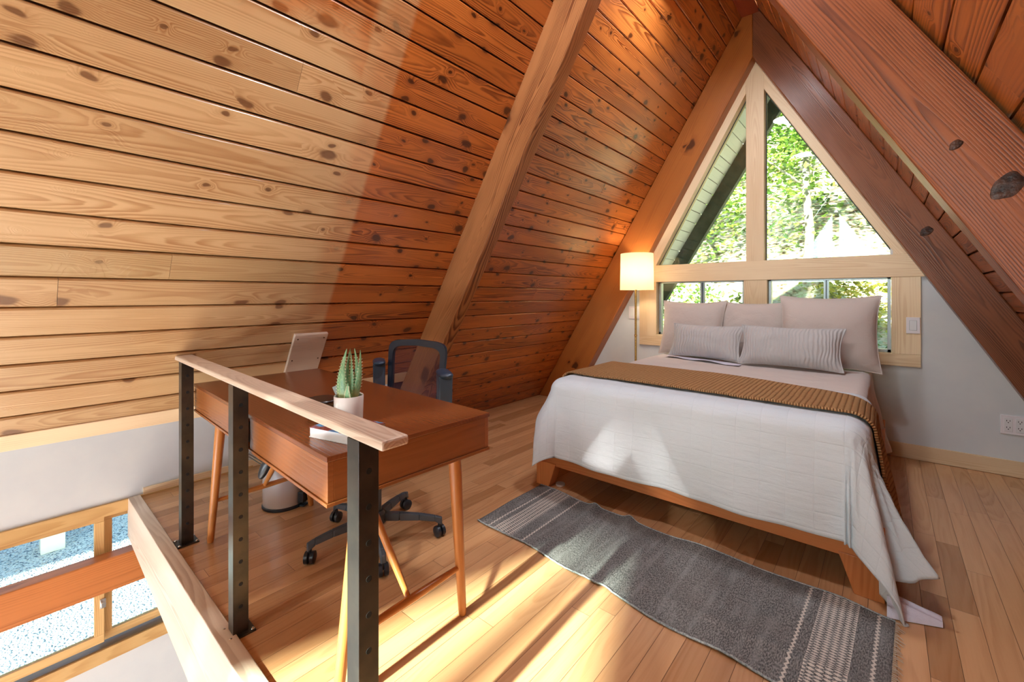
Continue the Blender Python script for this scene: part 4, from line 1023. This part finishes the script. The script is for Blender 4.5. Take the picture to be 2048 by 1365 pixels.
# ------------------------------------------------------------------ light
w = bpy.data.worlds.new('World'); bpy.context.scene.world = w; w.use_nodes = True; nt = w.node_tree; nt.nodes.clear()
tc = nd(nt, 'ShaderNodeTexCoord').outputs['Generated']; zz = nd(nt, 'ShaderNodeSeparateXYZ', {0: tc}).outputs[2]
c = ramp(nt, mth(nt, 'MULTIPLY_ADD', zz, .5, .5), [(.45, (.55, .58, .55, 1)), (.52, (.80, .92, 1, 1)), (.8, (.30, .58, 1, 1))])
bg = nd(nt, 'ShaderNodeBackground', {0: c, 1: SKY}).outputs[0]; nd(nt, 'ShaderNodeOutputWorld', {0: bg})
def light(name, typ, loc, energy, col, **kw):
    l = bpy.data.lights.new(name, typ); l.energy = energy; l.color = col
    o = bpy.data.objects.new(name, l); C.objects.link(o); o.location = loc
    for k, v in kw.items(): setattr(l, k, v)
    return o
sun = light('sun', 'SUN', (0, -10, 8), SUN_E, (1, .965, .90), angle=T(1.7))
sun.rotation_euler = Vector((-.022, .882, -.471)).to_track_quat('-Z', 'Y').to_euler()
# area lamp standing in for sky light through the glazed gable
a = light('sky_front_lamp', 'AREA', (-.9, -5.2, 1.6), FRONT_E, (.84, .92, 1), shape='RECTANGLE', size=7.0, size_y=6.5)
a.rotation_euler = (PI/2, 0, 0)
for k_, (y_, e_) in enumerate(((1.2, FILL_E), (2.95, FILL2_E))):  # fill lamps with housings, added out of view to even the brightness
    cl = thing('ridge_fill_light', ('added unseen fill light, round and white, under the roof ridge above the desk' if k_ == 0 else 'added unseen fill light, round and white, under the roof ridge above the bed'), 'fill light', (-.93, y_, 3.49), 'added fill lights along the ridge')
    mb = MB(); mb.lathe((-.93, y_, 3.44), [(0, 0), (.14, 0), (.15, .01), (.15, .05), (.13, .06), (.012, .062), (.012, .34), (.05, .345), (.05, .358), (0, .36)], 40); mb.build('housing', WHITEP, cl, autosmooth=.6)
    cd = light('ridge_fill_lamp', 'AREA', (-.93, y_, 3.43), e_, (.84, .92, 1), shape='DISK', size=.27)
a3 = light('lamp_light', 'POINT', (LC.x, LC.y, 1.50), LAMP_E, (1, .84, .60), shadow_soft_size=.05)

# ------------------------------------------------------------------ camera
F_PX, YAW, CY, CAM_H = 871.65, .70814, 592.4, 1.25
cam = bpy.data.cameras.new('camera'); co = bpy.data.objects.new('camera', cam); C.objects.link(co)
co.location = (0, 0, CAM_H); co.rotation_euler = (PI/2, 0, YAW)
cam.sensor_fit = 'HORIZONTAL'; cam.sensor_width = 36; cam.lens = F_PX/2048*36
cam.shift_x = 0; cam.shift_y = (CY-682.5)/2048; cam.clip_start = .02; cam.clip_end = 200
sc = bpy.context.scene; sc.camera = co
sc.view_settings.view_transform = 'Standard'; sc.view_settings.look = 'None'; sc.view_settings.gamma = 1; sc.view_settings.use_curve_mapping = False
sc.view_settings.exposure = EXPO
sc.cycles.use_denoising = True; sc.cycles.max_bounces = 6; sc.cycles.diffuse_bounces = 3; sc.cycles.glossy_bounces = 3; sc.cycles.use_adaptive_sampling = True; sc.cycles.adaptive_threshold = .07; sc.cycles.adaptive_min_samples = 16; sc.cycles.transparent_max_bounces = 16; sc.cycles.sample_clamp_indirect = 8
